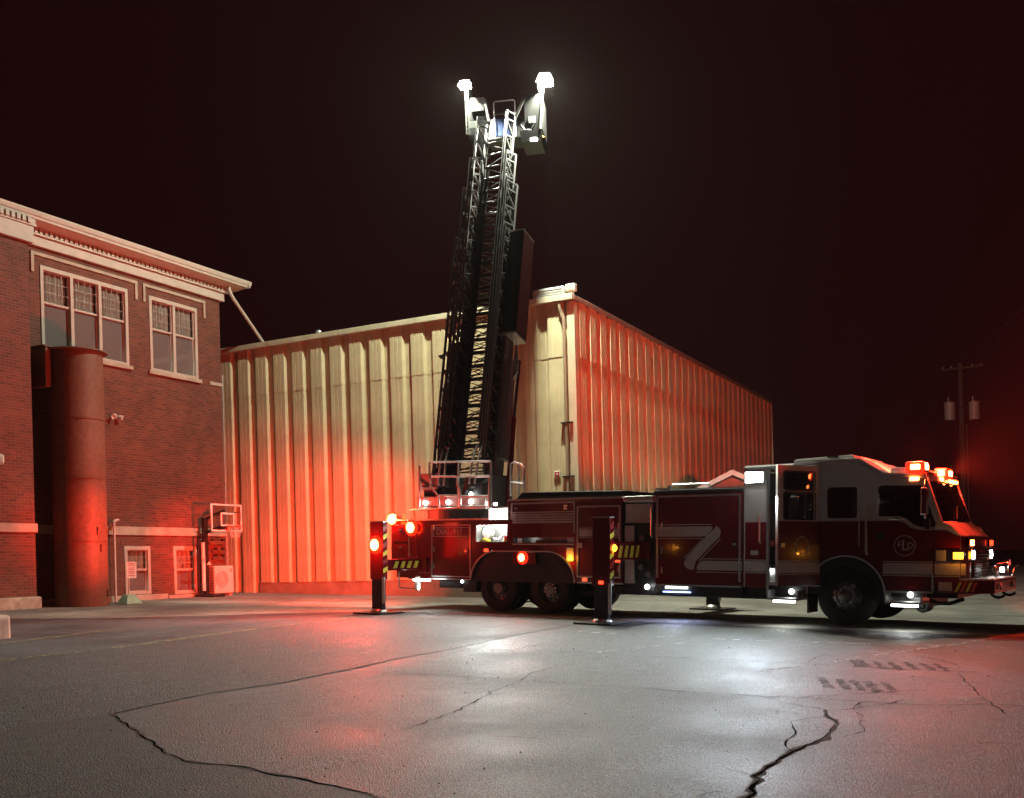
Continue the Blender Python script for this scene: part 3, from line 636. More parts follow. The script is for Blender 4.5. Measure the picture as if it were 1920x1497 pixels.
bd = MB().quad((x0, -.80, z0), (x1, -.80, z0), (x1, -.80, z1), (x0, -.80, z1)).build('backboard', M['backboard'], bh)
panel_xz('frame', [rect(x0-.02, z0-.02, x1+.02, z1+.02), rect(x0+.025, z0+.025, x1-.025, z1-.025)], -.82, -.78, M['boardwhite'], bd)
panel_xz('target_square', [rect(-.14, z0+.14, .44, z0+.56), rect(-.09, z0+.19, .39, z0+.51)], -.812, -.803, M['boardwhite'], bd)
MB().bar((x0, -.765, z0+.45), (x1, -.765, z0+.60), .03, .03).build('back_rail', M['black'], bd)
RC = Vector((.15, -1.10, 2.16))
rm = MB().tube([tuple(RC+Vector((.23*math.cos(a*PI/12), .23*math.sin(a*PI/12), 0))) for a in range(25)], .014, 6).build('rim', M['orange'], bh, smooth=True)
MB().box((.05, -.87, 2.05), (.25, -.815, 2.19)).build('rim_bracket', M['orange'], rm)
m = MB()
for k in range(12):
    for sgn in (1, -1):
        P = []
        for j in range(5):
            a = (k+sgn*j*.5)*PI/6; r = .225-.025*j; P.append(tuple(RC+Vector((r*math.cos(a), r*math.sin(a), -.085*j))))
        m.tube(P, .005, 4)
m.build('net', M['net'], rm)['kind'] = 'stuff'

hv = empty('heat_pump_unit', 'white outdoor heat pump box with round fan grille by the brick corner', 'air conditioner', BL(4.08, .05))
MB().box((-.42, -.40, .10), (.42, 0, .96)).build('cabinet', M['whitebox'], hv, bevel=.02)
MB().box((-.40, -.36, -.03), (-.24, -.03, .098)).box((.24, -.36, -.03), (.40, -.03, .098)).build('feet', M['concrete'], hv)
g = MB().cyl((-.10, -.401, .53), (-.10, -.412, .53), .27, n=32).build('fan_recess', M['grille'], hv, smooth=False)
m = MB()
for i in range(7): m.lathe([(.27-.036*i, 0), (.262-.036*i, .006), (.254-.036*i, 0)], (-.10, -.413, .53), (0,-1,0), 28)
for i in range(8):
    a = i*PI/8; m.bar((-.10+.27*math.cos(a), -.418, .53+.27*math.sin(a)), (-.10-.27*math.cos(a), -.418, .53-.27*math.sin(a)), .006, .006, (0,1,0))
m.build('fan_grille', M['whitebox'], g)
panel_xz('grille_surround', [rect(-.40, .22, .20, .84), arc(-.10, .53, .275, 0, 352.5, 46)], -.416, -.402, M['whitebox'], hv)
for z in (.84, .78): MB().box((.26, -.405, z), (.36, -.401, z+.025)).build('badge', M['signred'], hv)
m = MB()
for i in range(16): m.box((-.427, -.36, .16+i*.048), (-.421, -.05, .19+i*.048))
m.build('side_louvres', M['grille'], hv)

ss = empty('weighted_sign', 'white notice on a post in a pale green weighted base by the brick wall', 'sign', BL(-.46, 1.30, -.03))
MB().hexa([(-.29,-.24,0),(.29,-.24,0),(.29,.24,0),(-.29,.24,0),(-.13,-.10,.26),(.13,-.10,.26),(.13,.10,.26),(-.13,.10,.26)]).build('base', M['green'], ss, bevel=.03)
MB().cyl((0,0,.26), (0,0,1.13), .018, n=10).build('post', M['signwhite'], ss, smooth=True)
pn = panel_xz('panel', [rrect(-.10, .70, .24, 1.15, .03)], -.034, -.021, M['signwhite'], ss)
for z, wd in ((1.10, .24), (1.055, .24), (.98, .20), (.94, .22), (.88, .24), (.84, .20), (.78, .22)): MB().box((.07-wd/2, -.037, z-.009), (.07+wd/2, -.0345, z+.009)).build('print_line', M['signred'], pn)

# utility pole far beyond the truck
up_ = empty('utility_pole', 'wooden utility pole with crossarm and two transformers beyond the truck cab', 'utility pole', Matrix.Translation((26.65, 60, gz(26.65, 60))))
ub = 12.5-gz(26.65, 60)
MB().cyl((0,0,-.2), (0,0,ub), .17, .12, 12).build('shaft', M['wood'], up_, smooth=True)
MB().bar((-1.22, -.15, ub-.42), (1.28, -.15, ub-.18), .10, .12).build('crossarm', M['wood'], up_)
for x in (-1.1, -.6, .65, 1.15): MB().cyl((x, -.15, ub-.33+.08*x), (x, -.15, ub-.12+.08*x), .05, .03, 8).build('insulator', M['grille'], up_)
for sx in (-1, 1):
    x = sx*.72
    t = MB().cyl((x, -.1, ub-3.35), (x, -.1, ub-2.35), .30, n=18).build('transformer', M['grille'], up_, smooth=True)
    MB().lathe([(.31, 0), (.31, .04), (.001, .14)], (x, -.1, ub-2.35), (0,0,1), 18).build('lid', M['grille'], t, smooth=True)
    MB().cyl((x-.1, -.15, ub-2.25), (x-.1, -.15, ub-1.98), .05, .03, 8).build('bushing', M['grille'], t)
    MB().bar((0, -.1, ub-2.6), (x-sx*.29, -.1, ub-2.6), .06, .08).build('hanger', M['dark'], t)
for x in (-.18, .20): MB().cyl((x, -.2, 1.0), (x, -.2, ub-3.6), .04, n=8).build('riser_pipe', M['wood'], up_, smooth=True)

for k, x in enumerate((-1.1, -.6, .65, 1.15)):
    for sx in (1, -1):
        P = [(x+sx*46*q/8*.25, 46*q/8*sx*.97-.15, ub-.10+.08*x-1.3*(1-(2*q/8-1)**2)) for q in range(9)]
        MB().tube(P, .010, 4).build('power_line', M['wire'], up_)
# pale gabled shed behind the truck body
gh = empty('gabled_shed', 'small pale gabled shed whose roof peak shows above the truck body', 'shed', Matrix.Translation((6.85, 31.5, gz(6.85, 31.5))) @ Matrix.Rotation(math.radians(-8), 4, 'Z'))
zz = 4.16-gz(6.85, 31.5)
MB().prism([(-1.9, 0), (1.9, 0), (1.9, zz-1.08), (0, zz-.20), (-1.9, zz-1.08)], 0, 4.5, 'y').build('wall', M['house'], gh)
for s in (-1, 1):
    MB().hexa([(0,-.35,zz-.16),(s*2.2,-.35,zz-1.20),(s*2.2,4.7,zz-1.20),(0,4.7,zz-.16),(0,-.35,zz),(s*2.2,-.35,zz-1.04),(s*2.2,4.7,zz-1.04),(0,4.7,zz)]).build('roof_slope', M['house'], gh)
MB().prism([(-.55, zz-1.15), (.55, zz-1.15), (0, zz-.72)], -.04, -.003, 'y').build('gable_vent', M['grille'], gh)
# ------------------------------------------------------------------ fire truck (local x forward, y to its left, z up from the tyre line)
TRM = Matrix(((0.8187017, 0.5735764, 0.0271591, 6.7656101), (-0.5732611, 0.819152, -0.019017, 19.6342093), (-0.0331552, 0.0, 0.9994502, -1.321931+CAM_H), (0,0,0,1)))
T = empty('fire_truck', 'red and white aerial ladder fire truck on outriggers with its ladder raised', 'fire truck', TRM)
N = -1.25; F = 1.25
def tz(x): return -.05+.007*x          # lot surface in truck coordinates

def part(name, m, mb, parent=None, **kw): return mb.build(name, M[m], parent or T, **kw)
# --- chassis
part('chassis_rail', 'dark', MB().box((-10.6, -.48, .62), (2.0, -.36, .90)))
part('chassis_rail', 'dark', MB().box((-10.6, .36, .62), (2.0, .48, .90)))
part('fuel_tank', 'dark', MB().box((-4.9, -1.1, .42), (-1.2, 1.1, .62)), bevel=.03)
part('axle_beam', 'dark', MB().box((-.10, -.95, .40), (.10, .95, .56)))
part('pump_casing', 'dark', MB().box((-4.55, -.9, .50), (-3.9, .9, 1.4)), bevel=.05)
part('rear_crossmember', 'dark', MB().box((-10.7, -1.0, .62), (-8.9, 1.0, .78)))
part('differential', 'dark', MB().box((-8.1, -.3, .30), (-6.4, .3, .62)), bevel=.08)
part('underbody_pipe', 'dark', MB().tube([(-6.2, -.75, .45), (-5.6, -.9, .42), (-5.2, -.9, .42)], .09, 10), smooth=True)
part('steering_gear', 'dark', MB().box((.9, -.95, .34), (1.3, .95, .62)).cyl((1.25, -.9, .38), (1.25, -.55, .38), .12, n=14), bevel=.02)
part('front_hose', 'dark', MB().tube([(1.35,-.8,.50),(1.5,-.85,.44),(1.7,-.82,.44),(1.9,-.7,.52)], .035, 8), smooth=True)

# --- wheels
def wheel(x, y, z, r, dual, side):
    """side -1: near; outward direction is side along y"""
    wroot = bpy.data.objects.new('wheel', None); COL.objects.link(wroot); wroot.parent = T; wroot.location = (x, y, z)
    o = side; wd = .30
    def tyre(off):
        MB().lathe([(.30, off-o*.0), (.345, off), (.43, off-o*.008), (r-.05, off-o*.012), (r-.012, off-o*.035), (r, off-o*.075), (r, off-o*(wd-.075)), (r-.012, off-o*(wd-.035)), (r-.05, off-o*wd), (.30, off-o*wd)], (0,0,0), (0,1,0), 40).build('tyre', M['rubber'], wroot, smooth=True)
    tyre(0)
    if dual: tyre(-o*.34)
    if dual: prof = [(.305, 0), (.30, -o*.03), (.285, -o*.10), (.27, -o*.16), (.16, -o*.17), (.15, -o*.06), (.11, -o*.02), (.001, -o*.015)]
    else: prof = [(.312, o*.0), (.30, -o*.012), (.285, -o*.05), (.26, -o*.04), (.19, o*.02), (.175, o*.025), (.17, o*.0), (.115, -o*.0), (.11, o*.07), (.08, o*.09), (.001, o*.095)]
    rm = MB().lathe(prof, (0,0,0), (0,1,0), 40).build('rim', M['wheelrim'], wroot, smooth=True)
    d0 = -o*.165 if dual else -o*.002
    for i in range(10):
        a = i*2*PI/10; rr = .215 if dual else .232
        c = Vector((rr*math.cos(a), 0, rr*math.sin(a)))
        MB().cyl((c.x, d0+(0 if dual else -o*.03), c.z), (c.x, d0+o*.022, c.z), .024, n=8).build('hand_hole', M['black'], rm)
        a += PI/10; c = Vector((.14*math.cos(a), 0, .14*math.sin(a)))
        e0 = -o*.08 if dual else 0
        MB().cyl((c.x, e0-o*.04, c.z), (c.x, e0+o*.035, c.z), .014, n=6).build('lug_nut', M['chrome'], rm)
    return wroot
wheel(0, -1.24, .54, .545, False, -1); wheel(0, 1.24, .54, .545, False, 1)
for xx in (-7.86, -6.47):
    wheel(xx, -1.20, .47, .515, True, -1); wheel(xx, 1.20, .47, .515, True, 1)

# --- cab: hollow shell of panels
R0 = .70
arch_f = arc(0, .56, R0, 180, 0, 20)
lowz = .65
def side_panel(y0, y1, near):
    # front half of the cab side with wheel arch, two windows
    out = [(-.47, lowz)]+[(-.66, lowz)][:0]+[(-.66+.0, lowz)][:0]
    out = [(-.475, 1.06)]+[p for p in arc(0, .56, R0, 133, 6, 18)]+[(.71, lowz), (1.52, lowz), (1.52, .72), (1.93, .80), (1.95, 1.62), (1.80, 1.80), (1.62, 1.88), (1.36, 2.62), (.62, 2.70), (.18, 2.98), (-.475, 2.98)]
    win1 = rrect(-.36, 1.95, .20, 2.53, .07)
    win2 = [(.56, 1.97), (.95, 1.97), (1.05, 1.93), (1.16, 1.83), (1.28, 1.78), (1.53, 1.78), (1.55, 1.84), (1.33, 2.47), (1.30, 2.52), (.62, 2.54), (.55, 2.50)]
    a = panel_xz('cab_side', [out, win1, win2], y0, y1, M['white'], T, bevel=.006)
    ym = (y0+y1)/2
    for lp in (win1, win2):
        panel_xz('window', [lp], ym-.004, ym+.004, M['cabglass'], a)
    return a
cs = side_panel(N, N+.04, True); side_panel(F-.04, F, False)
def red_skin(y0, y1):
    out = [(-.478, 1.06)]+arc(0, .56, R0+.002, 133, 6, 18)+[(.712, lowz-.002), (1.522, lowz-.002), (1.522, .719), (1.93, .80), (1.952, 1.60), (1.72, 1.72), (1.24, 1.735), (1.12, 1.78), (1.02, 1.86), (.92, 1.90), (-.478, 1.90)]
    return panel_xz('red_lower_panel', [out], y0, y1, M['red'], cs)
red_skin(N-.006, N-.001)
panel_xz('belt_trim', [[(-.478,1.902),(.92,1.902),(1.02,1.862),(1.12,1.782),(1.24,1.737),(1.50,1.735),(1.50,1.755),(1.25,1.757),(1.135,1.80),(1.03,1.882),(.925,1.922),(-.478,1.922)]], N-.012, N-.001, M['stripe'], cs)
# rear cab panel, opening behind it is the crew door
panel_xz('cab_side', [rect(-1.96, lowz, -1.50, 2.93)], N, N+.04, M['white'], T)
panel_xz('red_lower_panel', [rect(-1.93, lowz-.002, -1.512, 1.90)], N-.006, N-.001, M['red'], T)
panel_xz('cab_side', [[(-1.96, lowz), (-.48, lowz), (-.48, 2.98), (-1.96, 2.95)], rrect(-1.35, 1.95, -.62, 2.75, .07)], F-.04, F, M['white'], T)
panel_xz('door_frame', [rect(-1.50, .70, -.475, 2.96), rect(-1.455, .76, -.52, 2.90)], N-.012, N+.05, M['alu'], T)
part('step_well_edge', 'alu', MB().box((-1.50, N-.013, .55), (-1.458, N+.0, 1.05)))
# roof
part('cab_roof', 'white', MB().hexa([(-1.96,N,2.935),(-1.0,N,2.962),(-1.0,F,2.962),(-1.96,F,2.935),(-1.96,N+.05,2.99),(-1.0,N+.05,3.0),(-1.0,F-.05,3.0),(-1.96,F-.05,2.99)]), bevel=.01)
part('cab_roof', 'white', MB().prism([(-1.0, 2.965), (.19, 2.985), (.64, 2.705), (1.37, 2.64), (1.37, 2.70), (.66, 2.76), (.22, 3.04), (-.98, 3.06)], N+.02, F-.02), bevel=.012)
part('roof_cap', 'white', MB().prism([(-1.06, 3.005), (.10, 3.06), (.02, 3.13), (-1.04, 3.09)], N+.25, F-.25), bevel=.02)
part('roof_hump', 'white', MB().prism([(.68, 2.765), (1.22, 2.72), (1.18, 2.80), (1.08, 2.85), (.72, 2.87)], N+.25, F-.25), bevel=.03)
part('roof_handle', 'black', MB().box((-.42, N+.20, 3.085), (-.22, N+.251, 3.115)))
part('drip_rail', 'alu', MB().box((-1.97, N-.03, 2.925), (-.48, N+.02, 2.952)))
# front: nose, windshield, grille
part('cab_front', 'red', MB().hexa([(1.90,N+.002,.78),(2.02,-.85,.78),(2.02,.85,.78),(1.90,F-.002,.78),(1.91,N+.002,1.62),(2.03,-.85,1.62),(2.03,.85,1.62),(1.91,F-.002,1.62)]), bevel=.02)
part('cab_nose', 'white', MB().hexa([(1.90,N+.003,1.622),(2.03,-.85,1.622),(2.03,.85,1.622),(1.90,F-.003,1.622),(1.62,N+.003,1.88),(1.72,-.85,1.90),(1.72,.85,1.90),(1.62,F-.003,1.88)]), bevel=.03)
ws = MB()
ws.quad((1.60,N+.06,1.90),(1.71,-.80,1.92),(1.46,-.80,2.60),(1.36,N+.06,2.58)); ws.quad((1.71,-.80,1.92),(1.71,.80,1.92),(1.46,.80,2.60),(1.46,-.80,2.60)); ws.quad((1.71,.80,1.92),(1.60,F-.06,1.90),(1.36,F-.06,2.58),(1.46,.80,2.60))
part('windshield', 'cabglass', ws)
for q in (N+.03, F-.03): part('windshield_pillar', 'white', MB().bar((1.62,q,1.88),(1.37,q,2.64),.10,.05,(1,0,0)))
part('windshield_pillar', 'black', MB().bar((1.715,0,1.91),(1.465,0,2.61),.05,.03,(0,1,0)))
part('windshield_header', 'white', MB().hexa([(1.34,N+.03,2.58),(1.48,-.80,2.60),(1.48,.80,2.60),(1.34,F-.03,2.58),(1.34,N+.03,2.69),(1.46,-.80,2.71),(1.46,.80,2.71),(1.34,F-.03,2.69)]))
gr = part('grille', 'chrome', MB().box((2.025,-.62,.86),(2.06,.62,1.36)), bevel=.02)
for i in range(8): MB().box((2.061,-.56,.90+i*.055),(2.075,.56,.925+i*.055)).build('grille_bar', M['black'], gr)
part('wiper', 'black', MB().bar((1.73,-.45,1.93),(1.64,-.05,2.18),.02,.02).bar((1.73,.45,1.93),(1.64,.1,2.18),.02,.02))
for s in (-1, 1):
    hs = part('headlight_bezel', 'chrome', MB().box((2.0 if s > 0 else 1.99, s*.72-.24*0+ (-.20), 1.20),(2.07, s*.72+.24, 1.40)), bevel=.02)
    MB().cyl((2.071, s*.82, 1.30), (2.085, s*.82, 1.30), .075, n=16).build('headlight', M['whitelens'] if True else None, hs)
    MB().cyl((2.071, s*.66, 1.30), (2.08, s*.66, 1.30), .06, n=16).build('headlight', M['galv'], hs)
    wb = part('warning_bezel', 'chrome', MB().box((2.03, s*.88-.16, 1.43),(2.06, s*.88+.16, 1.59)), bevel=.02)
    MB().box((2.061, s*.88-.12, 1.46),(2.075, s*.88+.12, 1.56)).build('warning_lens', M['redlens'] if s < 0 else M['redmark'], wb)
part('turn_signal', 'chrome', MB().box((1.55, N-.03, 1.18), (1.955, N-.007, 1.40)), bevel=.01)
part('turn_signal_lens', 'amberlens', MB().box((1.84, N-.045, 1.23), (2.0, N-.031, 1.345)))
part('corner_reflector', 'stripe', MB().box((1.56, N-.036, 1.20), (1.72, N-.031, 1.38)))
# bumper
bp_ = part('bumper', 'red', MB().hexa([(1.56,N+.0,.64),(2.42,-1.02,.64),(2.42,1.02,.64),(1.56,F,.64),(1.56,N,.86),(2.44,-1.02,.86),(2.44,1.02,.86),(1.56,F,.86)]) if False else
   MB().prism([(1.55,N+.05),(1.75,N),(2.15,N),(2.45,-1.0),(2.47,1.0),(2.15,F),(1.75,F),(1.55,F-.05)], .64, .865, 'z'), bevel=.015)
part('bumper_deck', 'tread', MB().prism([(1.56,N+.06),(2.14,N+.02),(2.43,-.98),(2.45,.98),(2.14,F-.02),(1.56,F-.06)], .867, .895, 'z'))
for i in range(4):
    x = 1.86+i*.085
    MB().prism([(x, .67), (x+.045, .67), (x+.115, .835), (x+.07, .835)], N-.006, N-.001, 'y').build('hatch_stripe', M['yellow'] if i % 2 == 0 else M['orange'], bp_)
MB().box((1.60, N-.02, .68), (1.82, N-.001, .83)).build('side_marker_panel', M['stripe'], bp_)
for s in (-1, 1):
    MB().tube([(2.30, s*.55, .66), (2.33, s*.55, .60), (2.38, s*.55, .565), (2.44, s*.55, .555), (2.50, s*.55, .575), (2.53, s*.55, .61)], .025, 8).build('tow_hook', M['black'], bp_, smooth=True)
    MB().cyl((2.47, s*.62, .76), (2.50, s*.62, .76), .06, n=14).build('bumper_light', M['galv'], bp_)
sp = part('siren', 'chrome', MB().lathe([(.03,-.1),(.06,-.08),(.07,0),(.13,.10),(.13,.12),(.10,.11),(.02,.02)], (2.28,.75,1.08), (1,0,0), 20), smooth=True)
MB().cyl((2.22,.75,.895),(2.22,.75,1.02),.04,n=10).build('siren_stand', M['chrome'], sp)
MB().cyl((2.24,.35,.895),(2.24,.35,.98),.03,n=10).ball((2.24,.35,1.03),.07).build('bell', M['alu'], sp, smooth=True)
MB().cyl((2.30,.42,1.02),(2.36,.42,1.02),.05,n=12).build('deck_lamp', M['steplens'], sp)
part('bumper_pole', 'chrome', MB().tube([(2.40,1.0,.89),(2.44,1.05,1.05),(2.50,1.1,1.10)], .015, 6), smooth=True)
# stripes on cab
for x0, x1 in ((-.41, 0), ):
    pass
def stripe(x0, x1, y, z0=.955, z1=1.15, parent=None):
    s_ = panel_xz('stripe', [rect(x0, z0, x1, z1)], y-.004, y, M['stripe'], parent or T)
    panel_xz('stripe_edge', [rect(x0, z1+.015, x1, z1+.033)], y-.004, y, M['stripe'], s_); panel_xz('stripe_edge', [rect(x0, z0-.033, x1, z0-.015)], y-.004, y, M['stripe'], s_)
    return s_
stripe(.66, 1.50, N-.0065); stripe(1.53, 1.945, N-.0065); stripe(-1.93, -1.512, N-.0065)
panel_xz('stripe', [[(1.95,.955),(2.03,.955),(2.03,1.15),(1.95,1.15)]], N+.02, N+.03, M['stripe'], T)
# fender trim
def arc_trim(cx, cz, r0, r1, a0, a1, y, nm='fender_trim', m='alu', n=26, cx2=None):
    cx2 = cx if cx2 is None else cx2
    o = arc(cx2, cz, r1, a0, 90, n//2)+arc(cx, cz, r1, 90, a1, n//2); i_ = arc(cx2, cz, r0, a0, 90, n//2)+arc(cx, cz, r0, 90, a1, n//2)
    return panel_xz(nm, [o+i_[::-1]], y-.04, y, M[m], T)
arc_trim(0, .56, R0-.006, R0+.022, 0, 180, N-.006)
part('wheel_well', 'black', MB().prism(arc(0, .56, R0+.03, 0, 180, 16), N+.045, N+.60, 'y'))
# logo on front door: ring and the letters
lg = panel_xz('door_emblem', [arc(1.03, 1.46, .185, 0, 352, 40), arc(1.03, 1.46, .170, 0, 352, 40)], N-.0105, N-.0065, M['stripe'], T)
for tx, s_, dx, dz in (('F', .15, -.09, .01), ('L', .27, .005, .0), ('D', .15, .095, -.005)):
    new_obj('letter', text_mesh(tx, s_, XZ(N-.0085, 1.03+dx, 1.46+dz), .002), M['stripe'], lg)
# door seams, handles, rail
for x in (.50, 1.52): part('door_seam', 'stripeline', MB().box((x-.006, N-.0075, .72), (x+.006, N-.0065, 1.88)))
part('cab_sill', 'alu', MB().box((.72, N-.03, .625), (1.51, N+.01, .66)).box((1.49, N-.03, .66), (1.515, N-.008, .98)))
hr = part('grab_rail', 'rail', MB().tube([(.38, N-.01, 1.30), (.38, N-.07, 1.34), (.37, N-.07, 2.14), (.37, N-.01, 2.18)], .022, 8), smooth=True)
part('grab_rail', 'rail', MB().tube([(.25, N-.01, 1.45), (.25, N-.06, 1.48), (.25, N-.06, 1.95), (.25, N-.01, 1.98)], .014, 8), smooth=True)
part('grab_rail', 'rail', MB().tube([(-1.62, N-.01, 1.50), (-1.62, N-.06, 1.53), (-1.62, N-.06, 2.02), (-1.62, N-.01, 2.05)], .016, 8), smooth=True)
part('door_handle', 'black', MB().box((.56, N-.03, 1.55), (.66, N-.007, 1.70)), bevel=.01)
part('window_handle', 'chrome', MB().tube([(.78, N-.008, 1.925), (.84, N-.03, 1.925), (.95, N-.03, 1.925), (1.0, N-.008, 1.925)], .012, 6), smooth=True)
part('marker', 'stripe', MB().box((-1.82, N-.02, 1.27), (-1.66, N-.007, 1.36)), bevel=.01)
# mirror
mr = part('mirror', 'chrome', MB().box((1.36, N-.36, 1.98), (1.46, N-.14, 2.46)), bevel=.03)
MB().tube([(1.40, N, 2.58), (1.42, N-.20, 2.60), (1.42, N-.25, 2.46)], .02, 8).tube([(1.48, N, 1.86), (1.44, N-.22, 1.84), (1.42, N-.25, 1.98)], .02, 8).build('mirror_arm', M['chrome'], mr, smooth=True)
MB().box((1.352, N-.34, 2.0), (1.359, N-.16, 2.44)).build('mirror_glass', M['black'], mr)
mr2 = part('mirror', 'black', MB().box((1.42, N-.30, 1.74), (1.50, N-.14, 1.93)), bevel=.02)
# interior: floor, bulkhead, seats, wheel
part('cab_floor', 'cabin', MB().box((-1.94, N+.05, 1.02), (1.60, F-.05, 1.08)))
part('cab_bulkhead', 'cabin', MB().box((-1.95, N+.05, .70), (-1.90, F-.05, 2.92)))
part('engine_cover', 'cabin', MB().box((-.7, -.45, 1.08), (1.3, .45, 1.70)), bevel=.08)
part('dashboard', 'cabin', MB().box((1.25, N+.08, 1.5), (1.6, F-.08, 1.88)), bevel=.05)
for sx, sy, m_ in ((-1.7, -.85, 'seat'), (-1.7, .85, 'seat'), (.35, -.85, 'cabin'), (.35, .85, 'cabin')):
    st = part('seat', m_, MB().box((sx, sy-.24, 1.42), (sx+.5, sy+.24, 1.56)), bevel=.04)
    MB().box((sx-.08, sy-.23, 1.56), (sx+.06, sy+.23, 2.36)).build('seat_back', M[m_], st, bevel=.04)
part('steering_wheel', 'black', MB().tube([(1.08+.09*math.cos(a*PI/8), .75+.22*math.sin(a*PI/8), 1.80+.18*math.cos(a*PI/8)) for a in range(17)], .018, 6), smooth=True)
part('visor', 'whitebox', MB().box((1.05, -1.1, 2.44), (1.30, -.4, 2.56)))
# crew door standing open
DR = Matrix.Translation((-.475, N-.01, 0)) @ Matrix.Rotation(math.radians(58), 4, 'Z')
def dpanel(name, loops, y0, y1, m, parent):
    o = panel_xz(name, loops, y0, y1, M[m], parent); return o
dr = bpy.data.objects.new('crew_door', None); COL.objects.link(dr); dr.parent = T; dr.matrix_local = DR
dw = -.96
w_up = rrect(dw+.14, 2.47, -.12, 2.80, .05); w_lo = rrect(dw+.14, 1.94, -.12, 2.42, .05)
dpanel('door_shell', [rect(dw, .72, 0, 2.92), w_up, w_lo], 0, .05, 'white', dr)
dpanel('red_lower_panel', [rect(dw+.003, .722, -.003, 1.90)], -.006, -.001, 'red', dr)
dpanel('window', [w_up], .020, .028, 'cabglass', dr); dpanel('window', [w_lo], .020, .028, 'cabglass', dr)
for lp in (w_up, w_lo):
    xs = [p[0] for p in lp]; zs = [p[1] for p in lp]
    dpanel('window_seal', [rrect(min(xs)-.02, min(zs)-.02, max(xs)+.02, max(zs)+.02, .06), lp], -.008, -.0012, 'black', dr)
stripe(dw+.01, -.01, -.0065, parent=dr)
dpanel('door_emblem', [arc(-.42, 1.46, .16, 0, 352, 36), arc(-.42, 1.46, .145, 0, 352, 36)], -.0105, -.0065, 'stripe', dr)
dpanel('door_handle', [rect(dw+.05, 1.42, dw+.15, 1.50)], -.03, -.0065, 'alu', dr)
dpanel('door_edge_stripe', [rect(dw-.004, .75, dw+.018, 2.35)], -.009, .052, 'stripe', dr)
dpanel('inner_lining', [rect(dw+.04, .78, -.04, 1.88)], .051, .075, 'cabin', dr)
# steps with lamps
def cab_step(x0, x1, lx):
    s_ = part('step', 'tread', MB().box((x0, N-.30, .44), (x1, N+.25, .48)))
    MB().box((x0, N-.30, .48), (x0+.03, N+.25, .62)).box((x1-.03, N-.30, .48), (x1, N+.25, .62)).box((x0, N+.20, .48), (x1, N+.25, .72)).build('step_side', M['alu'], s_)
    MB().box((x0+.12, N-.29, .395), (x1-.08, N-.22, .435)).build('strip_lamp', M['steplens'], s_)
    MB().cyl((lx, N-.02, .60), (lx, N-.05, .585), .05, n=12).build('step_lamp', M['steplens'], s_)
    return s_
cab_step(-1.38, -.78, -1.0); cab_step(.76, 1.40, 1.14)
sw = part('step_well', 'tread', MB().box((-1.45, N+.02, .72), (-.55, N+.55, .75)).box((-1.45, N+.52, .75), (-.55, N+.55, 1.10)))
part('well_side', 'alu', MB().box((-1.455, N+.0, .70), (-1.43, N+.55, 1.08)))
MB().cyl((-1.20, N+.51, .98), (-1.20, N+.48, .97), .05, n=12).build('step_lamp', M['steplens'], sw)
part('mud_flap', 'rubber', MB().box((-.72, N+.02, .20), (-.69, N+.55, .95)))
part('cab_skirt', 'dark', MB().box((-1.9, N+.06, .50), (-.72, F-.06, .70)))
part('cab_underside', 'dark', MB().box((.70, N+.06, .55), (1.9, F-.06, .66)))

# --- light bar on the cab roof
lb = part('light_bar', 'dark', MB().box((1.05, N+.10, 2.755), (1.40, F-.10, 2.785)))
for (x, y, z, sx, sy, m_) in ((1.17, -1.02, 2.84, .14, .16, 'redlens2'), (1.44, -.22, 2.76, .10, .20, 'redlens2')):
    MB().box((x-sx*1.15, y-sy*1.15, z-.095), (x+sx*1.15, y+sy*1.15, z+.10)).build('light_module', M['redbloom'], lb, bevel=.04)  # enlarged red glow of the module stands in for bloom
    MB().box((x-sx*.5, y-sy*1.15-.02, z-.045), (x+sx*.7, y-sy+.02, z+.05)).build('lamp_core', M['redlens2'], lb, bevel=.02); MB().box((x+sx-.02, y-sy*.6, z-.045), (x+sx*1.15+.02, y+sy*.6, z+.05)).build('lamp_core', M['redlens2'], lb, bevel=.015)
MB().box((1.10, N-.01, 2.60), (1.26, N+.02, 2.66)).build('light_module', M['redlens'], lb, bevel=.01)
MB().box((1.40, -.60, 2.62), (1.49, -.40, 2.68)).build('light_module', M['redlens'], lb, bevel=.01)
for y in (0., .2, .4, .6): MB().cyl((1.49, y, 2.64), (1.52, y, 2.64), .028, n=10).build('visor_lamp', M['redlens'], lb)
for y in (-.7, .7): MB().box((1.18, y-.02, 2.70), (1.24, y+.02, 2.756)).build('bracket', M['dark'], lb)

# --- pump house box with the folded stripe
bx = part('equipment_box', 'red', MB().box((-3.86, N, .65), (-1.985, F, 2.50)), bevel=.015)
part('box_roof', 'dark', MB().box((-3.90, N-.01, 2.505), (-1.97, F, 2.57)), bevel=.02)
part('box_roof_deck', 'tread', MB().box((-3.8, N+.15, 2.572), (-2.1, F-.15, 2.60)))
for (a, b) in (((-3.83,.80),(-3.79,2.46)), ((-2.06,.74),(-2.02,2.46)), ((-3.79,2.42),(-2.06,2.46))):
    part('door_trim', 'alu', MB().box((a[0], N-.02, a[1]), (b[0], N-.002, b[1])))
part('rub_rail', 'alu', MB().box((-3.80, N-.03, .635), (-1.99, N+.02, .668)))
y_ = N-.0065
zs = [[(-3.86,1.83),(-2.66,1.83),(-2.60,1.80),(-2.66,1.72),(-2.74,1.63),(-3.86,1.63)],
      [(-2.545,1.835),(-2.47,1.80),(-2.43,1.72),(-2.46,1.62),(-2.96,1.14),(-2.985,1.06),(-3.0,.97),(-3.09,.97),(-3.19,1.02),(-3.22,1.10),(-3.16,1.22),(-2.62,1.74),(-2.545,1.80)],
      [(-2.93,.965),(-2.945,1.02),(-2.90,1.10),(-2.84,1.15),(-1.99,1.15),(-1.99,.965)]]
for lp in zs: panel_xz('folded_stripe', [lp], y_-.003, y_+.003, M['stripe'], bx)
